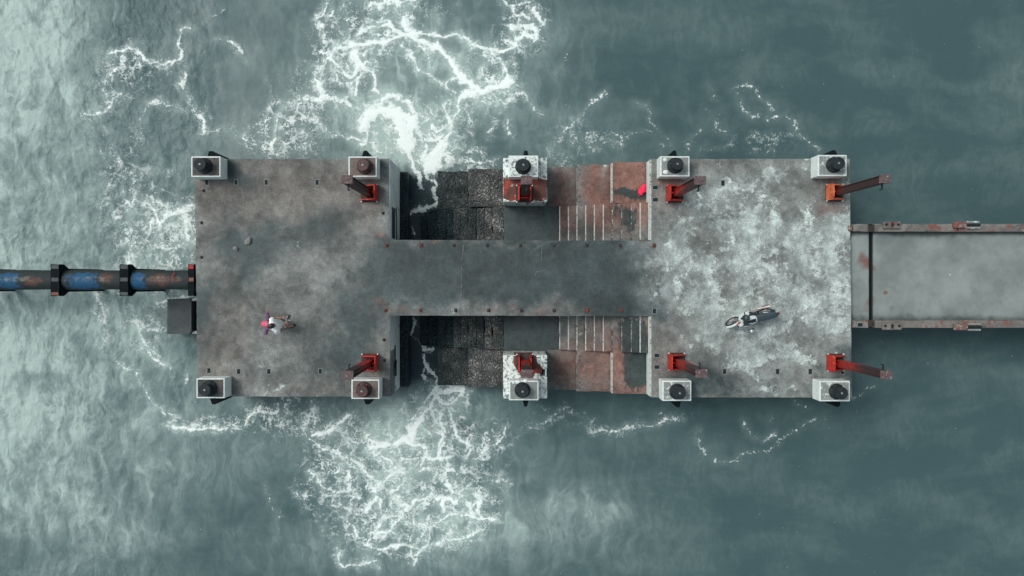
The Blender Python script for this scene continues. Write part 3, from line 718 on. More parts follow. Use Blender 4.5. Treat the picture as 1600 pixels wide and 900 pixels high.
slab('footing_block', rect(WX(261,FZ2), WX(297,FZ2), WY(522,FZ2), WY(467,FZ2)), -3, FZ2, M['ledge_grey'], ft, .08, None)
MB().box(WX(296,FZ2+.08), WX(299,FZ2+.08), WY(519,FZ2), WY(470,FZ2), FZ2-.2, FZ2+.08).build('kerb', M['ledge_grey'], ft, bevel=.01)
MB().box(WX(297.2,FZ2), WX(313,FZ2), WY(516,FZ2), WY(473,FZ2), -2, FZ2-.5).build('dark_void_slab', M['rubber'], ft)  # black slab standing in for the dark void between footing and platform
for y_ in (468.5, 519.5): MB().box(WX(299.2,FZ2), WX(313,FZ2), WY(y_+2.2,FZ2), WY(y_-2.2,FZ2), -2, FZ2-.02).build('side_block', M['top_speck'], ft, bevel=.02)

# ---------------------------------------------------------------- access bridge on the right
M['bridge'] = None
t = NT('bridge deck concrete'); p = t.pos(); xyz = t.sep(p)
n1 = t.noise(p, .9, 8, .6); n2 = t.noise(p, 16, 6, .6); n3 = t.noise(p, 3, 9, .66)
c = t.mix(t.ss(n1, .3, .72), (.19,.215,.215), (.30,.335,.33)); c = t.mix(t.m('MULTIPLY', t.ss(n3, .5, .8), .4), c, (.10,.12,.12))
ed = t.ss(t.m('ADD', t.attr('edge'), t.m('MULTIPLY', t.m('SUBTRACT', n3, .5), .9)), .2, .9)
c = t.mix(t.m('MULTIPLY', ed, .85), c, (.045,.058,.06))
c = t.mix(t.ss(t.m('ADD', t.attr('stain'), t.m('MULTIPLY', t.m('SUBTRACT', n3, .5), .9)), .35, .8), c, (.21,.10,.085))
c = t.mix(t.m('MULTIPLY', t.ss(t.noise(p, 45, 3, .6), .35, .7), .35), c, (.07,.08,.08))
c = t.mix(t.ss(t.noise(p, 7, 2, .5), .79, .81), c, (.7,.75,.74))
t.bump(n2, .4, .01); M['bridge'] = t.done(c, .85, .3)
M['kerb'] = blotch('weathered kerb concrete', (.14,.125,.118), (.25,.235,.22), (.20,.08,.065), .545, 1.6, 30, spot_sc=2.2, rust=(.09,.085,.085), rust_th=.57)
M['kerb_rust'] = blotch('rusty bridge bracket', (.20,.05,.035), (.16,.12,.11), (.3,.29,.28), .56, 6, spot_sc=8)
BZ = DECK-.22; KZ = DECK+.06
brd = thing('access_bridge', (0,0,0), 'grey concrete access bridge with raised kerbs leading off to the right', 'bridge')
yb0, yb1 = WY(501, BZ), WY(361, BZ)
def bslab(x0, x1, z):
    nx, ny = max(2, int((x1-x0)/.08)) if x1 < 22 else 60, 60
    o = slab('bridge_deck', rect(x0, x1, yb0-.25, yb1+.25), z-.5, z, M['bridge'], brd, .08 if x1 < 22 else .3, None)
    me = o.data; n = len(me.vertices); v = np.empty(n*3); me.vertices.foreach_get('co', v); v = v.reshape(-1,3)
    e = np.exp(-((v[:,1]-yb1)/.16)**2)*.9+np.exp(-((v[:,1]-yb0)/.22)**2)*.75+np.exp(-((v[:,0]-WX(1332))/.1)**2)*.5+np.exp(-((v[:,0]-WX(1440,BZ))**2/1.2+(v[:,1]-yb1)**2/.2))*.4
    e += np.exp(-(((v[:,0]-WX(1395,BZ))/.18)**2+((v[:,1]-WY(480,BZ))/.15)**2))*.5
    s_ = np.zeros(n)
    for a, b, r, q in ((1352,410,.35,.6),(1366,420,.2,.5),(1362,470,.35,.55),(1384,457,.10,.95),(1345,400,.25,.4),(1350,485,.3,.35)): s_ += q*np.exp(-(((v[:,0]-WX(a,BZ))/r)**2+((v[:,1]-WY(b,BZ))/r)**2))
    for k, a in (('edge', e), ('stain', s_)): me.attributes.new(k, 'FLOAT', 'POINT').data.foreach_set('value', a.astype(np.float32))
XJ0, XJ1 = WX(1357.5, BZ), WX(1364.5, BZ)
bslab(WX(1331)+.035, XJ0, BZ); bslab(XJ1, 20, BZ); bslab(20.002, 60, BZ)
MB().box(XJ0+.002, XJ1-.002, yb0-.25, yb1+.25, BZ-.4, BZ-.05).build('expansion_joint', M['void'], brd)
MB().box(XJ0+.06, XJ0+.075, yb0-.2, yb1+.2, BZ-.05, BZ-.01).build('joint_bar', M['clamp'], brd)
for (pa, pb), nm in (((350.2,361.8),'upper'), ((500.8,512.2),'lower')):
    ya, yb = WY(pb, KZ), WY(pa, KZ)
    for x0, x1 in ((WX(1331.5)+.01, WX(1356.5, KZ)), (WX(1357, KZ), WX(1367, KZ)), (WX(1367.5, KZ), WX(1497, KZ)), (WX(1497.5, KZ), 24), (24.01, 60)):
        jn = abs(x0-WX(1357, KZ)) < .01
        slab('kerb_beam', rect(x0, x1, ya, yb), DECK-1.2, KZ-(.06 if jn else 0), M['dark_stub'] if jn else M['kerb'], brd, .06 if x1 < 23 else .3, None, worn=.03)
def bracket(px0, px1, py, kind, lab):
    x0, x1 = WX(px0, KZ+.1), WX(px1, KZ+.1); y = WY(py, KZ+.1)
    t = thing('rail_bracket', ((x0+x1)/2, y, KZ), lab, 'bracket', 'rusty fittings bolted on the bridge kerbs'); h = (x1-x0)/2
    if kind == 0:
        MB().box(-h, h, -.11, .13, .002, .12).build('housing', M['kerb'], t, bevel=.03)
        k = MB()
        for q in (-.75, 0, .7): k.lathe([(.045,.11),(.045,.14),(.02,.15)], (h*q, .03, 0), 12)
        k.build('bolt_hole', M['void'], t)
        MB().box(-h*.15, h*.1, -.06, .10, .121, .13).build('rust_patch', M['dark_stub'], t)
    else:
        MB().box(-h, -h*.0, -.11, .11, .002, .14).build('housing', M['kerb_rust'], t, bevel=.03)
        k = MB().box(h*.03, h, .07, .13, .002, .10).box(h*.03, h, -.13, -.07, .002, .10); k.build('fork_plate', M['top_speck'], t, bevel=.01)
        MB().tube((0,0,.05),(h*1.1,0,.05),.035,n=10).build('pin', M['iron'], t)
bracket(1381, 1407, 352.2, 0, 'concrete fitting with three dark holes on the upper kerb of the bridge')
bracket(1490, 1531, 351.3, 1, 'red and white forked fitting on the upper kerb of the bridge')
bracket(1379, 1409, 510.5, 0, 'rusty fitting near the joint on the lower kerb of the bridge')
bracket(1491, 1533, 511, 1, 'rusty forked fitting further right on the lower kerb of the bridge')
socket(*W(1344, 507.5, KZ), 'square dark socket in the lower kerb of the bridge beside the platform', False, KZ)
t = MB().box(-.07,.05,-.09,.09,0,.1).build('kerb_stop', M['kerb_rust'], None, bevel=.02); t.location = (*W(1327.5,357), DECK+.001); tag(t, 'red painted stop at the end of the upper bridge kerb', 'stop block')
for x in (26, 36, 46): slab('pier', rect(x, x+.8, yb0+.2, yb1-.2), -3, BZ-.502, M['ledge_grey'], brd, .5, None)
# ---------------------------------------------------------------- the sea
def foam_strokes():
    S = []
    def add(org, sc, rows):
        for r in rows:
            w_, i_, pts = r
            if org[0] == 820: i_ *= .84
            S.append((w_/sc*(1.0 if i_ > .84 else .82), i_, [(org[0]+a/sc, org[1]+b/sc) for a, b in pts]))
    add((400,0), 3.333, [
     (18,.8,[(320,110),(350,60),(385,35),(400,70),(380,100),(410,110)]),(12,.8,[(345,140),(350,210)]),(9,.65,[(420,60),(470,40),(480,90),(500,130)]),
     (9,.7,[(480,150),(485,230),(520,245)]),(8,.7,[(490,20),(540,0)]),(12,.9,[(590,20),(640,40),(700,30),(760,40),(810,10)]),
     (28,1,[(500,240),(560,235),(640,225),(720,220),(780,190),(830,180)]),(32,1,[(690,100),(720,150),(760,190)]),(30,1,[(770,90),(790,140),(830,180)]),
     (22,.85,[(520,200),(560,150),(620,130),(700,120)]),(22,.7,[(600,180),(700,180)]),(26,1.05,[(800,200),(860,235),(950,260)]),(24,1.05,[(950,260),(1000,300),(1060,350)]),(34,1.1,[(1060,360),(1090,400),(1130,460),(1170,480)]),
     (34,1.1,[(1110,510),(1180,480),(1260,455),(1315,445)]),(22,1,[(1110,510),(1070,560),(1030,610)]),(34,1,[(1010,640),(1000,680),(960,740)]),(42,1.05,[(960,740),(930,800),(920,880)]),
     (11,.85,[(860,175),(930,180),(1000,200),(1060,195),(1110,215),(1150,240)]),(18,.9,[(1150,240),(1220,245),(1300,245),(1370,210)]),(18,.85,[(1370,200),(1400,180),(1450,200),(1455,170),(1430,150),(1340,160)]),
     (13,.8,[(1340,30),(1350,90),(1400,110)]),(20,.85,[(1430,60),(1460,90),(1490,130)]),(12,.7,[(1280,0),(1330,30),(1420,20)]),
     (14,.9,[(1240,250),(1250,290),(1290,300),(1300,350),(1315,440)]),(8,.6,[(1360,220),(1360,350)]),(10,.85,[(1170,350),(1175,410),(1190,450)]),(8,.7,[(1240,440),(1280,400),(1290,350)]),
     (16,.9,[(950,220),(945,260)]),(10,.85,[(780,270),(830,300),(850,350),(910,370),(930,410),(980,440),(1040,400),(1060,390)]),(7,.75,[(860,265),(910,290),(915,340)]),(7,.75,[(990,440),(1010,480),(1050,510)]),
     (22,.9,[(500,240),(460,260),(400,250),(380,300),(340,340),(310,410),(350,440),(360,500)]),(18,.85,[(360,500),(310,520),(240,530),(170,530)]),
     (24,.95,[(380,300),(430,350),(490,390),(540,340),(500,280)]),(14,.95,[(540,340),(580,350),(600,400),(600,470),(640,500)]),(11,.85,[(400,370),(440,430),(500,430),(530,400),(525,500)]),
     (10,.8,[(360,480),(420,510),(490,550)]),(14,.8,[(150,560),(240,550),(250,600),(330,620),(360,660),(380,700),(470,720),(560,710),(600,740),(640,800)]),(13,.7,[(260,540),(330,600)]),
     (5,.55,[(90,520),(60,600),(40,660)]),(42,1.15,[(560,650),(590,590),(650,570),(720,590),(790,620),(815,660)]),(40,1.1,[(740,600),(780,680),(785,770)]),(34,1,[(790,640),(805,700),(800,780)]),
     (15,1,[(800,800),(835,880)]),(22,.85,[(600,560),(700,510),(800,530),(815,600)]),(24,.9,[(560,650),(570,700),(540,740)]),(26,.9,[(870,720),(920,720),(960,700)]),(24,.85,[(880,760),(900,880)]),
     (13,.9,[(920,640),(930,680),(1000,640),(990,560)]),(7,.75,[(1070,580),(1100,620),(1095,670)]),(16,.85,[(1160,540),(1220,530),(1280,560),(1320,520)]),(9,.7,[(1330,510),(1400,520),(1410,545)]),
     (9,.7,[(1060,830),(1150,850),(1230,840)]),(8,.7,[(1130,770),(1180,800)]),(7,.7,[(1215,670),(1250,645)]),(7,.7,[(1300,630),(1320,710)]),(7,.5,[(700,700),(760,760)]),(9,.8,[(1190,290),(1210,330)]),(12,.7,[(560,290),(610,260)]),(9,.7,[(650,270),(700,280)])])
    add((400,600), 3, [
     (16,.95,[(830,30),(850,60),(790,120),(740,180),(720,240),(640,280)]),(22,.95,[(640,280),(560,290),(520,260),(550,230)]),(24,1.1,[(540,320),(620,290),(700,260),(730,290)]),(18,1,[(730,290),(790,300),(800,340),(870,350)]),
     (24,.9,[(720,200),(730,260)]),(22,.85,[(840,20),(920,10),(990,20),(980,60),(900,90),(840,50)]),(10,.8,[(850,130),(830,180),(870,220),(850,280),(870,340)]),(13,.85,[(900,130),(930,180),(940,240),(990,290)]),
     (12,.7,[(760,200),(800,220),(870,220)]),(14,1,[(590,350),(620,370),(650,420),(700,440)]),(8,.75,[(660,410),(740,410),(850,400)]),(6,.7,[(700,310),(715,390)]),(7,.6,[(745,170),(800,190)]),
     (16,.9,[(650,430),(580,460),(580,510),(540,550),(500,610)]),(11,.9,[(590,520),(580,560),(590,650),(530,690),(520,740)]),(14,.95,[(545,690),(620,680),(650,690)]),(7,.8,[(580,730),(650,650),(700,600)]),
     (11,.9,[(640,590),(640,510),(690,480),(720,490)]),(14,.85,[(660,580),(720,590),(760,560),(830,540)]),(13,.95,[(870,600),(880,560),(940,550),(880,540),(850,550)]),(9,.85,[(910,450),(930,510),(980,560),(1000,600)]),
     (13,.95,[(1010,500),(1040,530),(1030,590),(1060,620),(1100,630)]),(13,.95,[(820,660),(900,630),(980,610),(1060,625)]),(10,.8,[(500,740),(580,780),(700,740),(800,760),(900,720),(1000,710),(1060,690)]),
     (9,.8,[(390,790),(430,850),(570,830)]),(5,.7,[(740,800),(730,830)]),(9,.8,[(210,150),(215,230),(260,270),(330,300),(400,330),(470,370),(550,450)]),(9,.85,[(260,230),(330,220),(400,180),(440,150)]),
     (9,.8,[(260,120),(270,180)]),(10,.8,[(380,420),(420,370)]),(9,.75,[(250,410),(320,450),(350,500),(430,480),(480,520)]),(18,.8,[(305,450),(340,490)]),(8,.6,[(170,490),(220,520)]),
     (8,.75,[(350,560),(430,600),(490,660)]),(7,.75,[(380,640),(460,700),(540,740)]),(8,.6,[(130,150),(140,80)]),(7,.5,[(40,140),(110,130)]),(14,.75,[(960,400),(990,330),(1000,300)]),
     (7,.7,[(1020,350),(1090,300),(1130,280),(1160,200)]),(6,.6,[(1170,450),(1120,430)]),(7,.7,[(880,350),(870,440)]),(6,.6,[(990,560),(940,660)]),(8,.7,[(700,650),(800,690),(760,720)])])
    add((0,0), 2.045, [
     (12,.8,[(350,160),(420,150),(470,190),(520,200),(580,180),(570,150),(570,100),(610,90)]),(13,.7,[(390,170),(390,220),(340,250),(330,300),(380,310),(340,350),(290,370)]),(10,.8,[(580,220),(590,290),(620,330),(655,370),(660,420)]),
     (9,.75,[(470,330),(520,325),(560,330),(600,340)]),(7,.5,[(470,340),(450,400),(450,460)]),(4,.7,[(690,135),(750,145),(785,190)]),(5,.5,[(660,60),(700,40),(720,30)]),(9,.65,[(640,430),(710,410),(800,450)]),
     (15,.85,[(480,660),(500,710),(550,690),(590,680),(610,660)]),(17,.85,[(580,700),(600,760)]),(9,.6,[(370,490),(390,540),(430,570),(440,640),(470,660)]),(5,.5,[(860,260),(880,320),(850,380)]),
     (9,.8,[(880,390),(890,430),(870,490)]),(8,.45,[(330,480),(360,590),(330,680)]),(7,.55,[(500,740),(490,800),(540,850)]),(6,.5,[(400,800),(430,840)]),(7,.5,[(560,540),(530,560)])])
    add((0,450), 2.045, [
     (7,.75,[(300,10),(310,50),(330,110)]),(7,.6,[(290,80),(330,130),(350,220)]),(11,.85,[(430,120),(450,160),(490,230),(540,250)]),(6,.65,[(490,90),(530,120),(470,130)]),(6,.7,[(370,240),(430,280),(470,350),(520,410)]),
     (10,.9,[(530,430),(600,450),(700,445)]),(7,.75,[(700,445),(780,440),(830,400),(890,390)]),(7,.7,[(500,390),(560,410)]),(3,.6,[(590,280),(580,300)]),(7,.85,[(490,35),(560,32),(620,15)]),(3,.5,[(850,650),(890,720)])])
    add((820,80), 3.077, [
     (8,.7,[(0,230),(10,260),(60,300),(90,325)]),(8,.7,[(120,480),(140,440),(180,420),(220,350),(270,310),(290,280),(330,230),(380,210)]),(7,.6,[(170,450),(180,540)]),(6,.55,[(220,350),(240,430)]),
     (6,.6,[(430,400),(500,395),(550,380),(600,400)]),(6,.65,[(370,460),(420,440),(460,440),(470,400)]),(7,.55,[(310,400),(330,480)]),(7,.7,[(530,250),(570,260),(600,300),(610,350),(630,380)]),(7,.6,[(650,400),(700,440)]),(6,.6,[(640,455),(660,460)]),
     (6,.6,[(900,180),(915,230)]),(6,.65,[(1010,220),(1050,280),(1120,310)]),(6,.65,[(990,190),(1060,180),(1130,200),(1160,250),(1200,280)]),(6,.65,[(1170,320),(1240,305),(1290,340),(1320,400),(1360,450),(1420,480)]),
     (6,.6,[(900,330),(930,370),(960,380)]),(6,.55,[(800,480),(800,440),(830,400),(850,370)]),(6,.6,[(850,500),(860,465),(930,455),(980,430)]),(7,.55,[(1100,420),(1160,400),(1200,430),(1170,490)]),(5,.5,[(880,280),(940,310)]),(4,.5,[(140,110),(180,70),(210,20)])])
    add((820,560), 2.051, [
     (5,.6,[(0,230),(60,220),(90,190),(130,160)]),(7,.8,[(210,240),(250,230),(300,235),(360,215),(430,210),(500,190)]),(5,.55,[(220,200),(240,250)]),(5,.5,[(540,150),(580,160)]),(6,.7,[(700,190),(720,240),(760,255),(800,235)]),
     (5,.58,[(560,220),(565,290),(610,325),(680,330),(710,300),(790,280),(830,240),(890,215),(960,190)]),(4,.5,[(780,200),(790,180)]),(5,.6,[(860,140),(910,155)]),(4,.5,[(1050,120),(1120,80)]),(5,.5,[(130,120),(140,170)]),(4,.5,[(410,170),(440,180)])])
    add((590,220), 5.293, [
     (18,.95,[(190,10),(240,60),(260,140),(310,200),(330,300),(340,420)]),(36,.8,[(480,60),(440,200),(400,260),(420,320),(470,380)]),(26,.8,[(470,380),(430,440),(480,500)]),(44,.85,[(490,540),(400,550),(330,570),(260,600),(250,670)]),
     (9,.7,[(270,690),(290,810)]),(40,.95,[(560,20),(500,160),(450,240)]),(12,.6,[(650,170),(720,200),(800,190)]),(10,.6,[(870,60),(880,130),(950,180),(1000,150)])])
    add((590,470), 5.293, [
     (38,.75,[(310,120),(330,200),(270,260)]),(26,.8,[(270,270),(350,320),(380,380),(480,400)]),(22,.85,[(390,430),(400,500),(440,560),(480,640),(500,720)]),(15,.75,[(400,560),(410,640)]),(34,.9,[(490,740),(600,750),(740,750)]),(24,.8,[(740,740),(690,800),(600,850)]),
     (14,.8,[(380,850),(440,780),(480,720)])])
    return S
LACE = [  # px, py, rx, ry, density
 (590,790,110,75,.72),(700,800,90,60,.75),(640,700,90,60,.5),(540,720,60,60,.55),(450,650,70,40,.35),(455,205,50,40,.95),(520,90,50,70,.75),(600,60,60,40,.7),(640,200,60,50,.8),(770,120,50,60,.55),(690,225,60,40,.6),(430,230,40,30,.7),
 (200,300,60,120,.55),(240,380,60,60,.55),(290,360,40,50,.6),(190,90,40,50,.5),(230,110,60,30,.35),(210,510,60,90,.4),(330,660,70,14,.7),(420,650,40,20,.6),(720,265,60,16,.6),(900,230,60,50,.38),(960,215,60,40,.3),(1110,180,90,50,.25),
 (1200,225,60,24,.7),(880,650,60,25,.4),(960,670,60,16,.5),(1130,690,80,50,.26),(1060,650,50,30,.3),(330,190,60,40,.25),(820,40,50,50,.5),(660,10,60,20,.5),(680,330,20,60,.4),(675,560,30,70,.5),(680,630,50,30,.7),(740,690,60,50,.55),(140,170,30,60,.3),
 (1190,620,60,16,.3),(1380,560,40,20,.25),(1360,530,25,10,.5),(480,140,40,30,.4),(360,100,50,50,.15),(270,430,40,20,.4),(100,440,80,60,.12)]
MILK = [
 (520,480,420,420,.13),(860,860,180,80,.10),(-30,260,110,420,.58),(40,60,90,110,.6),(60,700,110,200,.22),(120,300,60,260,.30),(215,420,50,110,.32),(90,560,160,110,.20),(10,640,50,70,.62),(120,780,110,110,.26),(230,700,50,200,.22),(612,205,45,42,1.0),(600,190,70,60,.35),(640,60,110,60,.24),(620,120,140,100,.24),(740,150,80,40,.28),
 (660,230,60,40,.5),(620,670,60,40,.6),(650,760,120,80,.42),(610,650,16,40,.55),(750,830,120,50,.2),(910,790,60,20,.35),(880,800,110,50,.12),(560,860,160,40,.14),(900,220,90,80,.10),(820,60,90,60,.14),(340,690,100,70,.10),
 (1580,140,60,60,.06),(640,300,40,40,.1),(700,640,60,20,.2),(460,210,60,60,.15),(270,360,50,60,.2)]
k0 = HC/FPX
gx = np.arange(-21, 21.001, .055); gy = np.arange(-12.6, 12.601, .055)
geo = np.array([1,2,4,8,14,25,45,80,150,300,700,1600,4000,9000.])
xs = np.concatenate([-21-geo[::-1], gx, 21+geo]); ys = np.concatenate([-12.6-geo[::-1], gy, 12.6+geo])
X, Y = np.meshgrid(xs, ys); X = X.ravel(); Y = Y.ravel()
inn = (np.abs(X) < 21.5) & (np.abs(Y) < 13)
Xw = X + (fbm(X*1.1, Y*1.1, 31, 3)-.5)*.55 + (fbm(X*4.5, Y*4.5, 41, 3)-.5)*.22
Yw = Y + (fbm(X*1.1, Y*1.1, 51, 3)-.5)*.55 + (fbm(X*4.5, Y*4.5, 61, 3)-.5)*.22
F = np.zeros_like(X); G = np.zeros_like(X)
NX = len(xs)
F2 = F.reshape(len(ys), NX); G2 = G.reshape(len(ys), NX); Xw2 = Xw.reshape(len(ys), NX); Yw2 = Yw.reshape(len(ys), NX)
VW = (.42+1.25*np.clip((fbm(X*1.5, Y*1.5, 211, 3)-.28)/.44, 0, 1)).reshape(len(ys), NX)
for wd, inten, pts in foam_strokes():
    r = max(wd*.60*k0, .07)
    P = [((a-800)*k0, (440-b)*k0) for a, b in pts]
    for (ax, ay), (bx_, by_) in zip(P[:-1], P[1:]):
        m_ = 5*r+.5
        i0, i1 = np.searchsorted(xs, [min(ax,bx_)-m_, max(ax,bx_)+m_]); j0, j1 = np.searchsorted(ys, [min(ay,by_)-m_, max(ay,by_)+m_])
        xx = Xw2[j0:j1, i0:i1]; yy = Yw2[j0:j1, i0:i1]; dx, dy = bx_-ax, by_-ay
        tt = np.clip(((xx-ax)*dx+(yy-ay)*dy)/(dx*dx+dy*dy+1e-9), 0, 1)
        d2 = (xx-ax-tt*dx)**2+(yy-ay-tt*dy)**2
        F2[j0:j1, i0:i1] = np.maximum(F2[j0:j1, i0:i1], inten*1.04*np.exp(-d2/(r*r*1.3*VW[j0:j1, i0:i1]**2)))
        G2[j0:j1, i0:i1] = np.maximum(G2[j0:j1, i0:i1], inten**1.5*np.exp(-d2/((r*2.0+.15)**2)))
def boxf(x0, x1, y0, y1, s=.12): return 1/(1+np.exp(-(X-x0)/s))/(1+np.exp((X-x1)/s))/(1+np.exp(-(Y-y0)/s))/(1+np.exp((Y-y1)/s))
def field(rows, s=.9):
    a = np.zeros_like(X)
    for px, py, rx, ry, v in rows: a += v*np.exp(-(((Xw-(px-800)*k0)/(rx*k0))**2+((Yw-(440-py)*k0)/(ry*k0))**2)*s)
    return a
L = np.clip((field(LACE)*1.0+G2.ravel()*.5)*np.clip(1.0-.4*np.clip((X-1)/3, 0, 1), 0, 1), 0, 1.25); Mk = np.clip(field(MILK), 0, 1.2)
L = L*(1-.8*boxf(-4.5, -2.2, -4.2, 4.4, .1)*(1-boxf(-9, 9, -4.0, -3.9, .1))); out = ~inn; L[out] = 0
far = np.clip((np.abs(X)-21)/40, 0, 1); Mk = Mk*(1-far)+.12*far
chop = np.clip(1.0-np.clip((X+15.5)/4.5, 0, 1)*.93, .06, 1.0)*np.clip(1-.35*np.clip((-4-Y)/4, 0, 1), 0, 1)
Z = (fbm(X*.35+3, Y*.30, 71, 2)-.5)*.10
rg_ = 1-np.abs(fbm(X*1.9+Y*.9, Y*1.2-X*.4, 131, 3)-.5)*4
Z = Z + chop*(rg_*.028 + (fbm(X*1.25+Y*.5, Y*.75-X*.2, 81, 3)-.5)*.16 + (fbm(X*3.4, Y*2.4+X, 91, 2)-.5)*.07)
Z = np.where(inn, Z, 0)+F*.02
me = bpy.data.meshes.new('water'); NY = len(ys)
me.vertices.add(len(X)); me.vertices.foreach_set('co', np.stack([X, Y, Z], 1).astype(np.float32).ravel())
ii, jj = np.meshgrid(np.arange(NX-1), np.arange(NY-1)); a = (jj*NX+ii).ravel(); q = np.stack([a, a+1, a+1+NX, a+NX], 1).ravel()
nq = len(a); me.loops.add(nq*4); me.loops.foreach_set('vertex_index', q.astype(np.int32))
me.polygons.add(nq); me.polygons.foreach_set('loop_start', (np.arange(nq)*4).astype(np.int32)); me.polygons.foreach_set('use_smooth', np.ones(nq, bool))
me.update(); me.validate()
Sh = np.clip(boxf(-4.4, -2.3, WT-.6, YT-.12, .07)+boxf(-4.4, -2.3, YB+.12, WB+.6, .07), 0, 1)  # shade in the gaps and the dark mussel bottom, put into the water colour
for nm, arr in (('shoal_shade', Sh), ('foam', F), ('lace', L), ('milk', Mk), ('chop', chop), ('depth', G)): me.attributes.new(nm, 'FLOAT', 'POINT').data.foreach_set('value', arr.astype(np.float32))
t = NT('murky sea water with foam'); p = t.pos()
foam, lace, milk, chp, halo = (t.attr(k) for k in ('foam', 'lace', 'milk', 'chop', 'depth'))
pw = t.warp(t.warp(p, .8, .55, 3), 3.2, .20, 3)
n8 = t.noise(pw, 5, 6, .65); n20 = t.noise(p, 17, 5, .7); n2 = t.noise(p, 1.1, 5, .6)
nf = t.noise(t.warp(p, 3.0, .16, 3), 5.5, 8, .76); nf2 = t.noise(t.warp(p, 5, .10, 2), 11, 6, .75)
wid = t.noise(p, 3.1, 4, .6)
e1 = t.vor(t.warp(p, 1.6, .38, 3), 1.35); pr_ = t.noise(t.warp(p, 1.3, .5, 3), 2.6, 3, .5)
rg = t.noise(t.warp(p, 2.2, .30, 3), 3.0, 5, .58); ra = t.m('ABSOLUTE', t.m('SUBTRACT', rg, .5)); rg2 = t.noise(t.warp(p, 5, .14, 3), 7.5, 4, .6); rb = t.m('ABSOLUTE', t.m('SUBTRACT', rg2, .5))
l1 = t.ss(t.m('SUBTRACT', e1, t.m('MULTIPLY', t.m('SUBTRACT', wid, .46), .34)), .055, .0)
rd1 = t.m('ABSOLUTE', t.m('SUBTRACT', pr_, .5)); pr2 = t.noise(t.warp(p, 4, .16, 3), 6.5, 3, .55); rd2 = t.m('ABSOLUTE', t.m('SUBTRACT', pr2, .5))
l2 = t.ss(t.m('SUBTRACT', rd1, t.m('MULTIPLY', t.m('SUBTRACT', wid, .46), .07)), .020, .004)
l3 = t.m('MULTIPLY', t.ss(rd2, .034, .008), t.ss(t.noise(p, 2.0, 4, .6), .44, .56))
la = t.m('MULTIPLY', t.ss(t.m('SUBTRACT', ra, t.m('MULTIPLY', t.m('SUBTRACT', wid, .44), .16)), .030, .0), t.ss(nf2, .36, .52)); lb = t.m('MULTIPLY', t.ss(rb, .050, .006), t.ss(nf, .43, .53))
lines = t.m('MAXIMUM', t.m('MAXIMUM', t.m('MULTIPLY', l1, .75), t.m('MULTIPLY', la, 1.0)), t.m('MULTIPLY', lb, .95))
brk = t.ss(t.noise(p, 2.2, 6, .68), .36, .58)
opq = t.ss(t.noise(t.warp(p, 2, .3), 1.7, 7, .7), .34, .64, .30, 1)
lc = t.m('MULTIPLY', t.m('MULTIPLY', lines, brk), lace)
dist_ = t.m('ADD', t.m('MULTIPLY', t.m('SUBTRACT', n8, .5), 1.15), t.m('MULTIPLY', t.m('SUBTRACT', n20, .5), .45))
fr_ = t.m('ADD', t.m('MULTIPLY', t.m('SUBTRACT', nf, .5), 2.2), t.m('MULTIPLY', t.m('SUBTRACT', nf2, .5), 1.5))
core = t.ss(t.m('ADD', t.m('MULTIPLY', foam, 1.02), t.m('MULTIPLY', fr_, t.m('SUBTRACT', 1.0, t.m('MULTIPLY', foam, .45)))), .46, .80)
fringe = t.ss(t.m('ADD', t.m('ADD', t.m('MULTIPLY', halo, .45), t.m('MULTIPLY', lace, .14)), t.m('MULTIPLY', fr_, 1.0)), .57, .82)
lacef = t.m('MAXIMUM', t.ss(t.m('ADD', lc, t.m('MULTIPLY', t.m('SUBTRACT', n20, .5), .35)), .14, .60), t.m('MULTIPLY', fringe, .85))
# stray bubbles
sp = t.m('MULTIPLY', t.ss(t.noise(pw, 11, 3, .6), .67, .74), t.ss(t.m('ADD', lace, t.m('MULTIPLY', t.m('SUBTRACT', n2, .5), .8)), .15, .6))
fm = t.m('MAXIMUM', t.m('MAXIMUM', core, t.m('MULTIPLY', lacef, opq)), t.m('MULTIPLY', sp, .6))
fm = t.m('MULTIPLY', fm, t.m('MULTIPLY', t.ss(n20, .2, .55, .72, 1), t.m('MAXIMUM', t.ss(n8, .30, .58, .60, 1), t.ss(foam, .85, 1.05))))
# pale water, aerated round the foam and lighter towards the left; drawn out streaks
st = t.node('Mapping', {'vector_type': 'POINT'}, Vector=t.warp(p, .5, 1.6, 4)); st.inputs['Rotation'].default_value = (0, 0, R(25)); st.inputs['Scale'].default_value = (1.5, .55, 1)
sn = t.noise(st.outputs[0], 1.3, 6, .56, .5)
mp2 = t.node('Mapping', {'vector_type': 'POINT'}, Vector=t.warp(p, .25, 1.6, 2)); mp2.inputs['Rotation'].default_value = (0, 0, R(-20)); mp2.inputs['Scale'].default_value = (.6, 1.3, 1)
sn2 = t.noise(mp2.outputs[0], .40, 9, .60, .15)
mk = t.m('ADD', t.m('MULTIPLY', milk, t.ss(sn, .25, .8, .45, 1.45)), t.m('MULTIPLY', t.m('SUBTRACT', sn2, .46), .34))
vn = t.noise(t.warp(st.outputs[0], 1.2, .5, 4), 1.25, 6, .62); veins = t.ss(t.m('ABSOLUTE', t.m('SUBTRACT', vn, .5)), .09, .0)
wisp = t.m('MULTIPLY', t.m('ADD', t.m('MULTIPLY', t.ss(sn, .50, .75), .5), t.m('MULTIPLY', t.m('MULTIPLY', veins, t.ss(sn2, .38, .62)), .65)), t.m('ADD', .05, t.m('MULTIPLY', t.m('MAXIMUM', milk, t.m('MULTIPLY', chp, .30)), .85)))
mk = t.m('ADD', t.m('ADD', mk, wisp), t.m('MULTIPLY', t.m('MULTIPLY', halo, halo), .62), None, True)
deep = t.mix(t.attr('shoal_shade'), t.mix(sn2, WATER_A, WATER_B), (.010,.030,.040))
mk = t.m('MULTIPLY', mk, t.m('SUBTRACT', 1, t.m('MULTIPLY', t.attr('shoal_shade'), .85)))
c = t.mix(mk, deep, WATER_M)
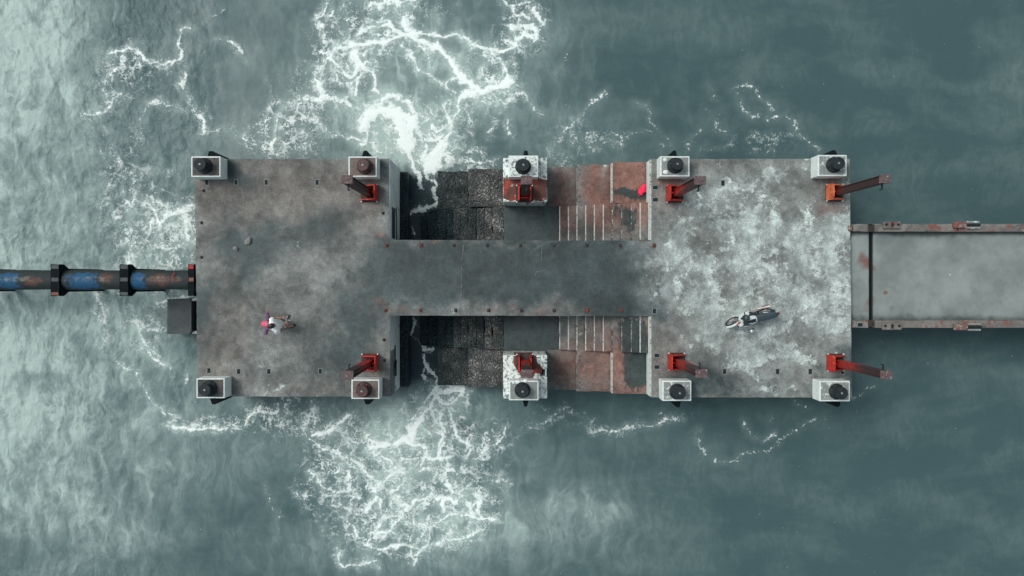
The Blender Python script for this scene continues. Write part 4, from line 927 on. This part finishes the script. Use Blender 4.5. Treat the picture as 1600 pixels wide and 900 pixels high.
c = t.mix(fm, c, (.86,.91,.90))
t.put(t.b.inputs['IOR'], 1.33)
h = t.m('ADD', t.m('MULTIPLY', t.noise(t.scale(t.warp(p, 1.0, .5, 2), (1,.7,1)), 2.0, 4, .52), t.m('MULTIPLY', chp, 1.0)), t.m('MULTIPLY', t.noise(t.warp(t.scale(p, (1,.75,1)), 2, .3), 6, 5, .62), t.m('MULTIPLY', chp, .42)))
h = t.m('ADD', h, t.m('MULTIPLY', fm, .10))
t.bump(h, .6, .20)
M['water'] = t.done(c, t.m('ADD', .30, t.m('MULTIPLY', fm, .5)), .32)
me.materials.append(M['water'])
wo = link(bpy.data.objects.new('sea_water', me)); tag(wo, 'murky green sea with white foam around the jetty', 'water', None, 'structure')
sb = MB().box(-9000, 9000, -9000, 9000, -12, -11).build('sea_bed', M['ledge_grey']); tag(sb, 'sea bed under the murky water', 'sea bed', None, 'structure')

# ---------------------------------------------------------------- people
def skin(name, verts, edges, root, mat, parent=None, sub=2, extra=None):
    """verts: name -> (x,y,z,r) ; one continuous skinned surface"""
    keys = list(verts); me = bpy.data.meshes.new(name)
    me.from_pydata([verts[k][:3] for k in keys], [(keys.index(a), keys.index(b)) for a, b in edges], [])
    o = bpy.data.objects.new(name, me); col.objects.link(o)
    sk = o.modifiers.new('skin', 'SKIN'); sk.use_smooth_shade = True
    sv = me.skin_vertices[0].data
    for i, k in enumerate(keys):
        r = verts[k][3]; sv[i].radius = r if isinstance(r, tuple) else (r, r); sv[i].use_root = (k == root)
    su = o.modifiers.new('sub', 'SUBSURF'); su.levels = sub; su.render_levels = sub
    dg = bpy.context.evaluated_depsgraph_get(); dg.update()
    m2 = bpy.data.meshes.new_from_object(o.evaluated_get(dg)); bpy.data.objects.remove(o)
    if extra:
        bm = bmesh.new(); bm.from_mesh(m2)
        for e in extra:
            tmp = bpy.data.meshes.new('tmp'); tmp.from_pydata(e.v, [], e.f); tmp.update(); bm.from_mesh(tmp)
        bm.to_mesh(m2); bm.free()
    m2.polygons.foreach_set('use_smooth', [True]*len(m2.polygons))
    m2.materials.clear(); m2.materials.append(mat); m2.name = name
    return link(bpy.data.objects.new(name, m2), parent)
def chain(*n): return list(zip(n[:-1], n[1:]))
def head_extra(c, s=1.0):
    x, y, z = c; h = MB()
    h.ball((x+.088*s, y, z-.012*s), (.022*s,.016*s,.026*s), 8, 6)          # nose
    for q in (-1, 1):
        h.ball((x-.005*s, y+q*.080*s, z-.005*s), (.022*s,.012*s,.034*s), 8, 6)   # ears
        h.ball((x+.074*s, y+q*.033*s, z+.012*s), (.014*s,.014*s,.010*s), 8, 6)   # eyes
    h.ball((x+.078*s, y, z-.052*s), (.014*s,.028*s,.009*s), 8, 6)          # mouth
    return h
def hand_edges(V, E, pre, wrist, d, up, s=1.0, curl=.3):
    """palm + five unequal curled fingers growing out of the wrist"""
    d = Vector(d).normalized(); up = Vector(up).normalized(); sd_ = d.cross(up).normalized(); w0 = Vector(wrist)
    out = MB()
    pc = w0+d*.055*s
    out.ball(tuple(pc), (.045*s,.042*s,.022*s), 10, 7)
    for i, (o_, L) in enumerate(((-.030,.058),(-.010,.068),(.010,.064),(.030,.050))):
        a = w0+d*.085*s+sd_*o_*s; b = a+d*L*.55*s-up*curl*.02*s; c_ = b+d*L*.40*s-up*curl*.06*s
        out.tube(a, b, .0095*s, .009*s, 8); out.tube(b, c_, .009*s, .0075*s, 8); out.ball(tuple(c_), .0078*s, 8, 5)
    a = w0+d*.03*s-sd_*.035*s*(1 if pre == 'l' else -1); b = a+(d*.5-sd_*(.7 if pre == 'l' else -.7)).normalized()*.035*s; c_ = b+d*.03*s-up*.012*s
    out.tube(a, b, .012*s, .011*s, 8); out.tube(b, c_, .011*s, .008*s, 8); out.ball(tuple(c_), .0085*s, 8, 5)
    return out
def fab(name, a, b, sc=20): return blotch(name, a, b, None, sc=sc, fine=60, rough=.85, bump=.25)
M['skin'] = plain('skin', (.36,.17,.11), .55, 0, .4, .1)
M['hair'] = plain('black hair', (.010,.010,.012), .45)
M['tee'] = fab('white cotton', (.84,.87,.88), (.88,.90,.91), 7)
t = NT('plaid shorts'); p = t.oco(); s_ = t.sep(p)
g1 = t.m('GREATER_THAN', t.m('FRACT', t.m('MULTIPLY', s_[0], 22)), .62); g2 = t.m('GREATER_THAN', t.m('FRACT', t.m('MULTIPLY', s_[1], 22)), .62)
M['plaid'] = t.done(t.mix(t.m('MULTIPLY', t.m('ADD', g1, g2), .5), (.30,.33,.34), (.07,.08,.09)), .9)
M['sandal'] = plain('black rubber sandal', (.015,.016,.018), .6); M['sandal_tan'] = plain('tan footbed', (.42,.30,.22), .7)
# man in the white T-shirt, facing away from the pipeline (local +x forward)
man = thing('person', (-7.84, -1.45, DECK+.001), 'person with black hair in white T-shirt and sandals holding something in both hands', 'person', None, R(27))
V = {'pel':(0,0,.93,.12),'bel':(.0,0,1.06,.11),'che':(-.01,0,1.26,.12),'neck0':(.0,0,1.42,.085),'neck':(.015,0,1.48,.068),'hd0':(.03,0,1.55,.085),'hd1':(.03,0,1.63,.095),'hd2':(.03,0,1.69,.06),
 'ls':(-.005,.165,1.38,.062),'le':(.04,.25,1.12,.044),'lw':(.27,.13,1.08,.03),'rs':(-.005,-.165,1.38,.062),'re':(.04,-.26,1.12,.044),'rw':(.27,-.09,1.08,.03),
 'lh':(.0,.095,.86,.088),'lk':(.03,.15,.48,.058),'lk2':(.0,.155,.32,.057),'la':(-.01,.16,.085,.036),'lf':(.07,.165,.042,.036),'lt':(.18,.175,.035,.028),
 'rh':(.0,-.095,.86,.088),'rk':(.04,-.14,.48,.058),'rk2':(.01,-.15,.32,.057),'ra':(.02,-.16,.085,.036),'rf':(.10,-.165,.042,.036),'rt':(.21,-.175,.035,.028)}
E = chain('pel','bel','che','neck0','neck','hd0','hd1','hd2')+chain('che','ls','le','lw')+chain('che','rs','re','rw')+chain('pel','lh','lk','lk2','la','lf','lt')+chain('pel','rh','rk','rk2','ra','rf','rt')
skin('body', V, E, 'pel', M['skin'], man, 2, [head_extra((.035,0,1.600)), MB().ball((.03,0,1.605), (.092,.076,.118), 20, 14), hand_edges(V,E,'l',(.265,.128,1.08),(.9,-.42,.05),(.1,0,1)), hand_edges(V,E,'r',(.265,-.088,1.08),(.93,.3,.05),(.1,0,1))])
hm = MB(); hm.ball((.012,0,1.652), (.104,.088,.084), 20, 12); hm.ball((-.022,0,1.605), (.078,.084,.10), 16, 10); hm.build('hair', M['hair'], man)
T = {'b':(.0,0,.83,.205),'m':(.0,0,1.08,.20),'c':(-.01,0,1.27,.20),'n':(.0,0,1.445,.10),'ls':(-.005,.185,1.36,.10),'le':(.03,.265,1.19,.10),'rs':(-.005,-.185,1.36,.10),'re':(.03,-.27,1.19,.10)}
skin('t_shirt', T, chain('b','m','c','n')+chain('c','ls','le')+chain('c','rs','re'), 'm', M['tee'], man)
S_ = {'w0':(0,0,1.02,.15),'w':(0,0,.88,.165),'lh':(.0,.10,.80,.135),'lk':(.03,.145,.50,.115),'rh':(.0,-.10,.80,.135),'rk':(.035,-.14,.50,.115)}
skin('shorts', S_, chain('w0','w')+chain('w','lh','lk')+chain('w','rh','rk'), 'w', M['plaid'], man)
for nx, ny, rz in ((.10,.172,R(5)), (.13,-.172,R(-5))):
    m4 = Matrix.Translation((nx, ny, 0)) @ Matrix.Rotation(rz, 4, 'Z')
    pr = [(.155*math.cos(a)*1.0, .058*math.sin(a)*(1+.12*math.cos(a))) for a in [2*math.pi*i/18 for i in range(18)]]
    pr = [tuple((m4 @ Vector((a, b, 0)))[:2]) for a, b in pr]
    sn_ = MB().prism(pr, .0, .022).build('sandal', M['sandal'], man, bevel=.004)
    k = MB(); k.path([m4 @ Vector(q) for q in ((.03,-.058,.02),(.04,-.04,.07),(.05,0,.085),(.04,.04,.07),(.03,.058,.02))], .011, 6); k.build('strap', M['sandal_tan'], sn_); k = MB(); k.path([m4 @ Vector(q) for q in ((-.06,-.05,.02),(-.075,0,.08),(-.06,.05,.02))], .009, 6)
    k.build('strap', M['sandal_tan'], sn_)
dv = thing('handheld_controller', (0,0,0), 'small black and white device held in both hands of the person in white', 'device')
dv.matrix_world = man.matrix_basis @ Matrix.Translation((.375, .02, 1.085)); dv.rotation_euler = (0, 0, R(27))
MB().box(-.045,.045,-.085,.085,-.014,.012).build('case', M['sandal'], dv, bevel=.008); MB().box(-.035,.035,-.045,.045,.0125,.017).build('screen', plain('dim screen', (.12,.16,.18), .25), dv)
for q in (-1, 1):
    MB().tube((.0,q*.066,.012),(.0,q*.066,.03),.009,n=10).build('stick', M['tee'], dv); MB().tube((.045,q*.06,0),(.10,q*.075,.02),.006,n=8).build('antenna', M['tee'], dv)
# child in pink and purple with arms held out
M['pink'] = fab('pink knit', (.78,.07,.16), (.85,.16,.24), 9); M['purple'] = fab('purple cloth', (.13,.05,.13), (.22,.10,.22), 8); M['capgrey'] = fab('grey pink crown patch', (.42,.30,.36), (.48,.36,.42), 9); M['child_pants'] = fab('dark purple trousers', (.08,.04,.10), (.13,.06,.15), 8)
kid = thing('person', (-8.22, -1.42, DECK+.001), 'small person in pink hat and purple top with arms held out', 'person', None, R(-6))
V = {'pel':(0,0,.52,.08),'che':(0,0,.70,.075),'neck0':(0,0,.81,.055),'neck':(.01,0,.85,.048),'hd0':(.018,0,.91,(.066,.062)),'hd1':(.018,0,.985,(.085,.074)),'hd2':(.015,0,1.03,(.05,.048)),
 'ls':(-.005,.105,.785,.042),'le':(-.05,.25,.74,.030),'lw':(-.095,.41,.70,.021),'rs':(-.005,-.105,.785,.042),'re':(-.04,-.25,.73,.030),'rw':(-.055,-.41,.68,.021),
 'lh':(0,.06,.46,.062),'lk':(.05,.075,.27,.042),'la':(.03,.08,.06,.027),'lt':(.12,.085,.028,.022),'rh':(0,-.06,.46,.062),'rk':(.02,-.07,.27,.042),'ra':(-.03,-.075,.06,.027),'rt':(.06,-.08,.028,.022)}
E = chain('pel','che','neck0','neck','hd0','hd1','hd2')+chain('neck0','ls','le','lw')+chain('neck0','rs','re','rw')+chain('pel','lh','lk','la','lt')+chain('pel','rh','rk','ra','rt')
skin('body', V, E, 'pel', M['skin'], kid, 2, [head_extra((.018,0,.94), .85), MB().ball((.015,0,.945), (.080,.068,.10), 18, 12), hand_edges(V,E,'l',(-.095,.405,.70),(-.3,.93,-.2),(.2,.1,1),.62), hand_edges(V,E,'r',(-.055,-.405,.68),(-.1,-.95,-.2),(.2,-.1,1),.62)])
T = {'b':(0,0,.42,.15),'m':(0,0,.62,.13),'c':(0,0,.755,.115),'n':(0,0,.82,.07),'ls':(-.01,.12,.775,.075),'le':(-.055,.26,.735,.068),'lw':(-.09,.385,.705,.050),'rs':(-.01,-.12,.775,.075),'re':(-.045,-.26,.725,.068),'rw':(-.06,-.385,.69,.050)}
skin('jacket', T, chain('b','m','c','n')+chain('c','ls','le','lw')+chain('c','rs','re','rw'), 'm', M['purple'], kid)
S_ = {'w0':(0,0,.56,.10),'w':(0,0,.48,.11),'lh':(0,.065,.42,.085),'lk':(.05,.078,.25,.062),'la':(.03,.08,.11,.052),'rh':(0,-.065,.42,.085),'rk':(.02,-.072,.25,.062),'ra':(-.02,-.075,.11,.052)}
skin('trousers', S_, chain('w0','w')+chain('w','lh','lk','la')+chain('w','rh','rk','ra'), 'w', M['child_pants'], kid)
hat = MB(); hat.ball((.0,0,1.0), (.125,.105,.085), 20, 12); hat.ball((-.07,0,.95), (.10,.09,.10), 16, 10); hat.ball((-.12,0,.90), (.06,.07,.08), 12, 8)
ho = hat.build('hat', M['pink'], kid); c_ = MB(); c_.ball((.035,0,1.028), (.062,.062,.064), 16, 10); c_.build('crown_patch', M['capgrey'], ho)
for a, b in ((.095,.085), (.035,-.08)):
    s_ = MB(); s_.ball((a-.02, b, .035), (.095,.038,.034), 14, 8); s_.build('shoe', M['sandal'], kid); 

# ---------------------------------------------------------------- motorcycle
t = NT('white and black fairing'); M['fair'] = plain('white fairing paint', (.60,.66,.66), .3, 0, .5, .08); M['bred'] = plain('red fairing paint', (.42,.03,.035), .3, 0, .5, .1)
M['mblack'] = plain('satin black plastic', (.018,.022,.026), .42); M['seat'] = plain('dark vinyl seat', (.035,.055,.068), .55, 0, .4, .2); M['chrome'] = plain('worn metal', (.50,.52,.52), .32, .9)
M['tyre'] = plain('dusty tyre', (.022,.025,.027), .85); M['lens'] = plain('dark instrument glass', (.03,.055,.065), .12); M['mirror'] = plain('mirror back', (.62,.68,.70), .18, .5); M['pinkish'] = plain('bare pinkish metal', (.50,.40,.40), .4, .3)
bx_, by_ = W(1172, 496)
mc = thing('motorcycle', (bx_-.14, by_+.10, DECK+.001), 'parked motorcycle with long black seat leaning on its stand on the pale deck', 'motorcycle')
hd = math.atan2(-(508-484), -(1140-1207)*-1) if 0 else math.atan2((486-507), (1138-1208))
mc.rotation_euler = (R(-13), 0, 0)
rot = Matrix.Rotation(hd, 4, 'Z') @ Matrix.Rotation(R(-13), 4, 'X')
mc.rotation_euler = rot.to_euler(); mc.scale = (.93,)*3
WB_ = .64; WR = .285
def wheel(x, steer=0, name='front_wheel'):
    Mx = Matrix.Translation((x, 0, WR+.0)) @ Matrix.Rotation(steer, 4, 'Z') @ Matrix.Rotation(R(90), 4, 'X')
    e = bpy.data.objects.new(name, None); link(e, mc); e.empty_display_size = .1
    MB().torus(WR-.038, .038, (0,0,0), Mx, 36, 10).build('tyre', M['tyre'], e)
    rm = MB(); rm.torus(WR-.082, .012, (0,0,0), Mx, 32, 8); rm.tube(Mx @ Vector((0,0,-.05)), Mx @ Vector((0,0,.05)), .035, n=14)
    for i in range(6):
        a = 2*math.pi*i/6; rm.tube(Mx @ Vector((.03*math.cos(a),.03*math.sin(a),0)), Mx @ Vector(((WR-.08)*math.cos(a),(WR-.08)*math.sin(a),0)), .011, n=8)
    rm.build('rim', M['chrome'], e)
    MB().tube(Mx @ Vector((0,0,.055)), Mx @ Vector((0,0,.060)), .10, n=22).build('brake_disc', M['pinkish'], e)
ST = R(16)
wheel(WB_, ST, 'front_wheel'); wheel(-WB_+.03, 0, 'rear_wheel')
def rp(x, y, z):     # point turned with the steering
    v = Vector((x-WB_+.10, y, z)); v.rotate(Matrix.Rotation(ST, 3, 'Z')); return (v.x+WB_-.10, v.y, v.z)
fk = MB()
for q in (-1, 1): fk.tube(rp(WB_, q*.075, WR), rp(WB_-.20, q*.075, .80), .019, .024, 12)
fk.build('fork', M['chrome'], mc)
fd_ = MB()
for i in range(9):
    a = R(25+i*17); 
    if i: fd_.tube(rp(WB_+math.cos(pa)*(WR+.03), 0, WR+math.sin(pa)*(WR+.03)), rp(WB_+math.cos(a)*(WR+.03), 0, WR+math.sin(a)*(WR+.03)), .042, .042, 10)
    pa = a
fd_.build('front_mudguard', M['fair'], mc)
def loft(secs, n=16):
    m = MB(); v = []; f = []
    for x, w_, z0, z1, y in secs:
        for i in range(n):
            a = 2*math.pi*i/n; ca, sa = math.cos(a), math.sin(a)
            ca = math.copysign(abs(ca)**.7, ca); sa = math.copysign(abs(sa)**.7, sa)
            v.append((x, y+w_*ca, (z0+z1)/2+(z1-z0)/2*sa))
    k = len(secs)
    for j in range(k-1):
        for i in range(n): f.append((j*n+i, (j+1)*n+i, (j+1)*n+(i+1)%n, j*n+(i+1)%n))
    f.append(tuple(range(n))); f.append(tuple(range((k-1)*n, k*n))[::-1])
    return m.add(v, f, True)
loft([(.30,.05,.62,.72,0),(.20,.12,.58,.80,0),(.05,.15,.55,.84,0),(-.08,.13,.56,.82,0),(-.16,.08,.58,.76,0)]).build('fuel_tank', M['fair'], mc)
loft([(.20,.04,.80,.815,0),(.08,.07,.825,.852,0),(-.06,.06,.81,.838,0)]).build('tank_stripe', M['mblack'], mc)
loft([(-.06,.075,.70,.79,0),(-.18,.125,.69,.80,0),(-.40,.14,.71,.82,0),(-.62,.135,.76,.87,0),(-.80,.10,.82,.90,0),(-.88,.05,.84,.89,0)]).build('seat', M['seat'], mc)
loft([(-.10,.11,.55,.69,0),(-.35,.12,.57,.70,0),(-.62,.11,.66,.75,0),(-.92,.05,.80,.84,0)]).build('tail_fairing', M['mblack'], mc)
loft([(.30,.10,.25,.55,0),(.15,.16,.20,.58,0),(-.10,.17,.20,.56,0),(-.25,.10,.25,.50,0)]).build('engine', M['mblack'], mc)
for q in (-1, 1):
    fr = MB(); fr.add([(x, q*(y+d), z) for d in (0,.018) for x, y, z in ((.44,.09,.82),(.50,.13,.60),(.30,.20,.36),(.02,.21,.34),(.05,.19,.56),(.24,.16,.78))],
       [(0,1,2,3,4,5),(11,10,9,8,7,6)]+[(i,(i+1)%6,(i+1)%6+6,i+6) for i in range(6)])
    fr.build('side_fairing', M['fair'], mc, bevel=.006)
    MB().add([(x, q*(y+d), z) for d in (0,.006) for x, y, z in ((.42,.122,.74),(.44,.145,.62),(.16,.20,.50),(.16,.195,.60))],
       [(0,1,2,3),(7,6,5,4)]+[(i,(i+1)%4,(i+1)%4+4,i+4) for i in range(4)]).build('fairing_stripe', M['mblack'], mc)
    MB().tube((-.42,q*.13,.66),(-.88,q*.07,.86),.012,n=8).build('grab_rail', M['chrome'], mc)
cw = MB(); cw.ball(rp(WB_-.13,0,.80), (.12,.11,.11), 16, 10); cw.build('headlight_cowl', M['fair'], mc)
rd = MB(); rd.ball(rp(WB_-.10,-.07,.84), (.09,.045,.05), 14, 8); rd.build('cowl_flash', M['bred'], mc)
lt = MB(); lt.ball(rp(WB_-.04,0,.79), (.05,.075,.06), 14, 8); lt.build('headlight', M['lens'], mc)
ins = MB(); ins.tube(rp(WB_-.30,0,.90), rp(WB_-.30,0,.955), .095, .105, 22); io = ins.build('instrument_pod', M['mblack'], mc)
g_ = MB(); g_.tube(rp(WB_-.30,0,.956), rp(WB_-.30,0,.962), .082, .080, 22); g_.build('dial_glass', M['lens'], io)
hb = MB(); hb.path([rp(WB_-.42,.36,.95), rp(WB_-.33,.24,.97), rp(WB_-.25,.08,.90), rp(WB_-.25,-.08,.90), rp(WB_-.33,-.24,.97), rp(WB_-.42,-.36,.95)], .012, 10)
hbo = hb.build('handlebar', M['chrome'], mc)
for q in (-1, 1):
    MB().tube(rp(WB_-.375,q*.30,.96), rp(WB_-.43,q*.38,.948), .019, n=12).build('grip', M['mblack'], hbo)
    MB().tube(rp(WB_-.32,q*.33,.965), rp(WB_-.30,q*.20,.965), .006, n=6).build('lever', M['chrome'], hbo)
    mi = MB(); mi.path([rp(WB_-.31,q*.20,.97), rp(WB_-.27,q*.27,1.10)], .006, 6); mio = mi.build('mirror_stem', M['mblack'], mc)
    mm = MB(); c_ = rp(WB_-.28,q*.31,1.13); mm.ball(c_, (.028 if q < 0 else .06,.065,.045), 14, 8); mm.build('mirror', M['mblack'] if q < 0 else M['mirror'], mio)
ex = MB(); ex.tube((.05,-.16,.24),(-.35,-.20,.28),.028,n=12); ex.tube((-.35,-.20,.30),(-.80,-.22,.46),.040,.048,16); ex.build('exhaust', M['pinkish'], mc)
hs = MB(); hs.box(-.78,-.50,-.285,-.275,.37,.45); hs.build('heat_shield', M['chrome'], mc)
sw = MB(); sw.tube((-.12,.10,.32),(-WB_+.03,.10,WR),.022,n=10); sw.tube((-.12,-.10,.32),(-WB_+.03,-.10,WR),.022,n=10); sw.build('swing_arm', M['mblack'], mc)
ml = MB()
for i in range(8):
    a = R(40+i*16)
    if i: ml.tube((-WB_+.03+math.cos(pa)*(WR+.035), 0, WR+math.sin(pa)*(WR+.035)), (-WB_+.03+math.cos(a)*(WR+.035), 0, WR+math.sin(a)*(WR+.035)), .055, .055, 10)
    pa = a
ml.build('rear_mudguard', M['mblack'], mc)
tl = MB(); tl.ball((-.93,0,.82), (.035,.06,.03), 12, 8); tl.build('tail_light', M['bred'], mc)
MB().tube((.02,.14,.28),(.10,.30,.03),.013,n=8).build('side_stand', M['mblack'], mc)
for q in (-1, 1): MB().tube((-.10,q*.14,.27),(-.10,q*.27,.27),.014,n=8).build('foot_peg', M['mblack'], mc)
MB().box(-.985,-.975,-.08,.08,.60,.72).build('number_plate', M['fair'], mc)
hl = thing('helmet', (0,0,0), 'round dark helmet hanging on the right handlebar of the motorcycle', 'helmet')
hl.parent = None
# settle: lowest point on the deck
bpy.context.view_layer.update()
lo = min((o.matrix_world @ v.co).z for o in mc.children_recursive if o.type == 'MESH' and 'tyre' in o.name for v in o.data.vertices)
mc.location.z += DECK+.002-lo

bpy.context.view_layer.update()
hp = mc.matrix_world @ Vector(rp(WB_-.36, -.20, 1.06)); hl.location = hp
sh_ = MB(); sh_.ball((0,0,0), (.125,.115,.115), 20, 14); sh_.build('shell', plain('dark blue grey helmet shell', (.03,.055,.065), .35), hl)
vz = MB(); vz.ball((-.05,.0,-.02), (.09,.105,.05), 16, 10); vz.build('visor', M['mblack'], hl)
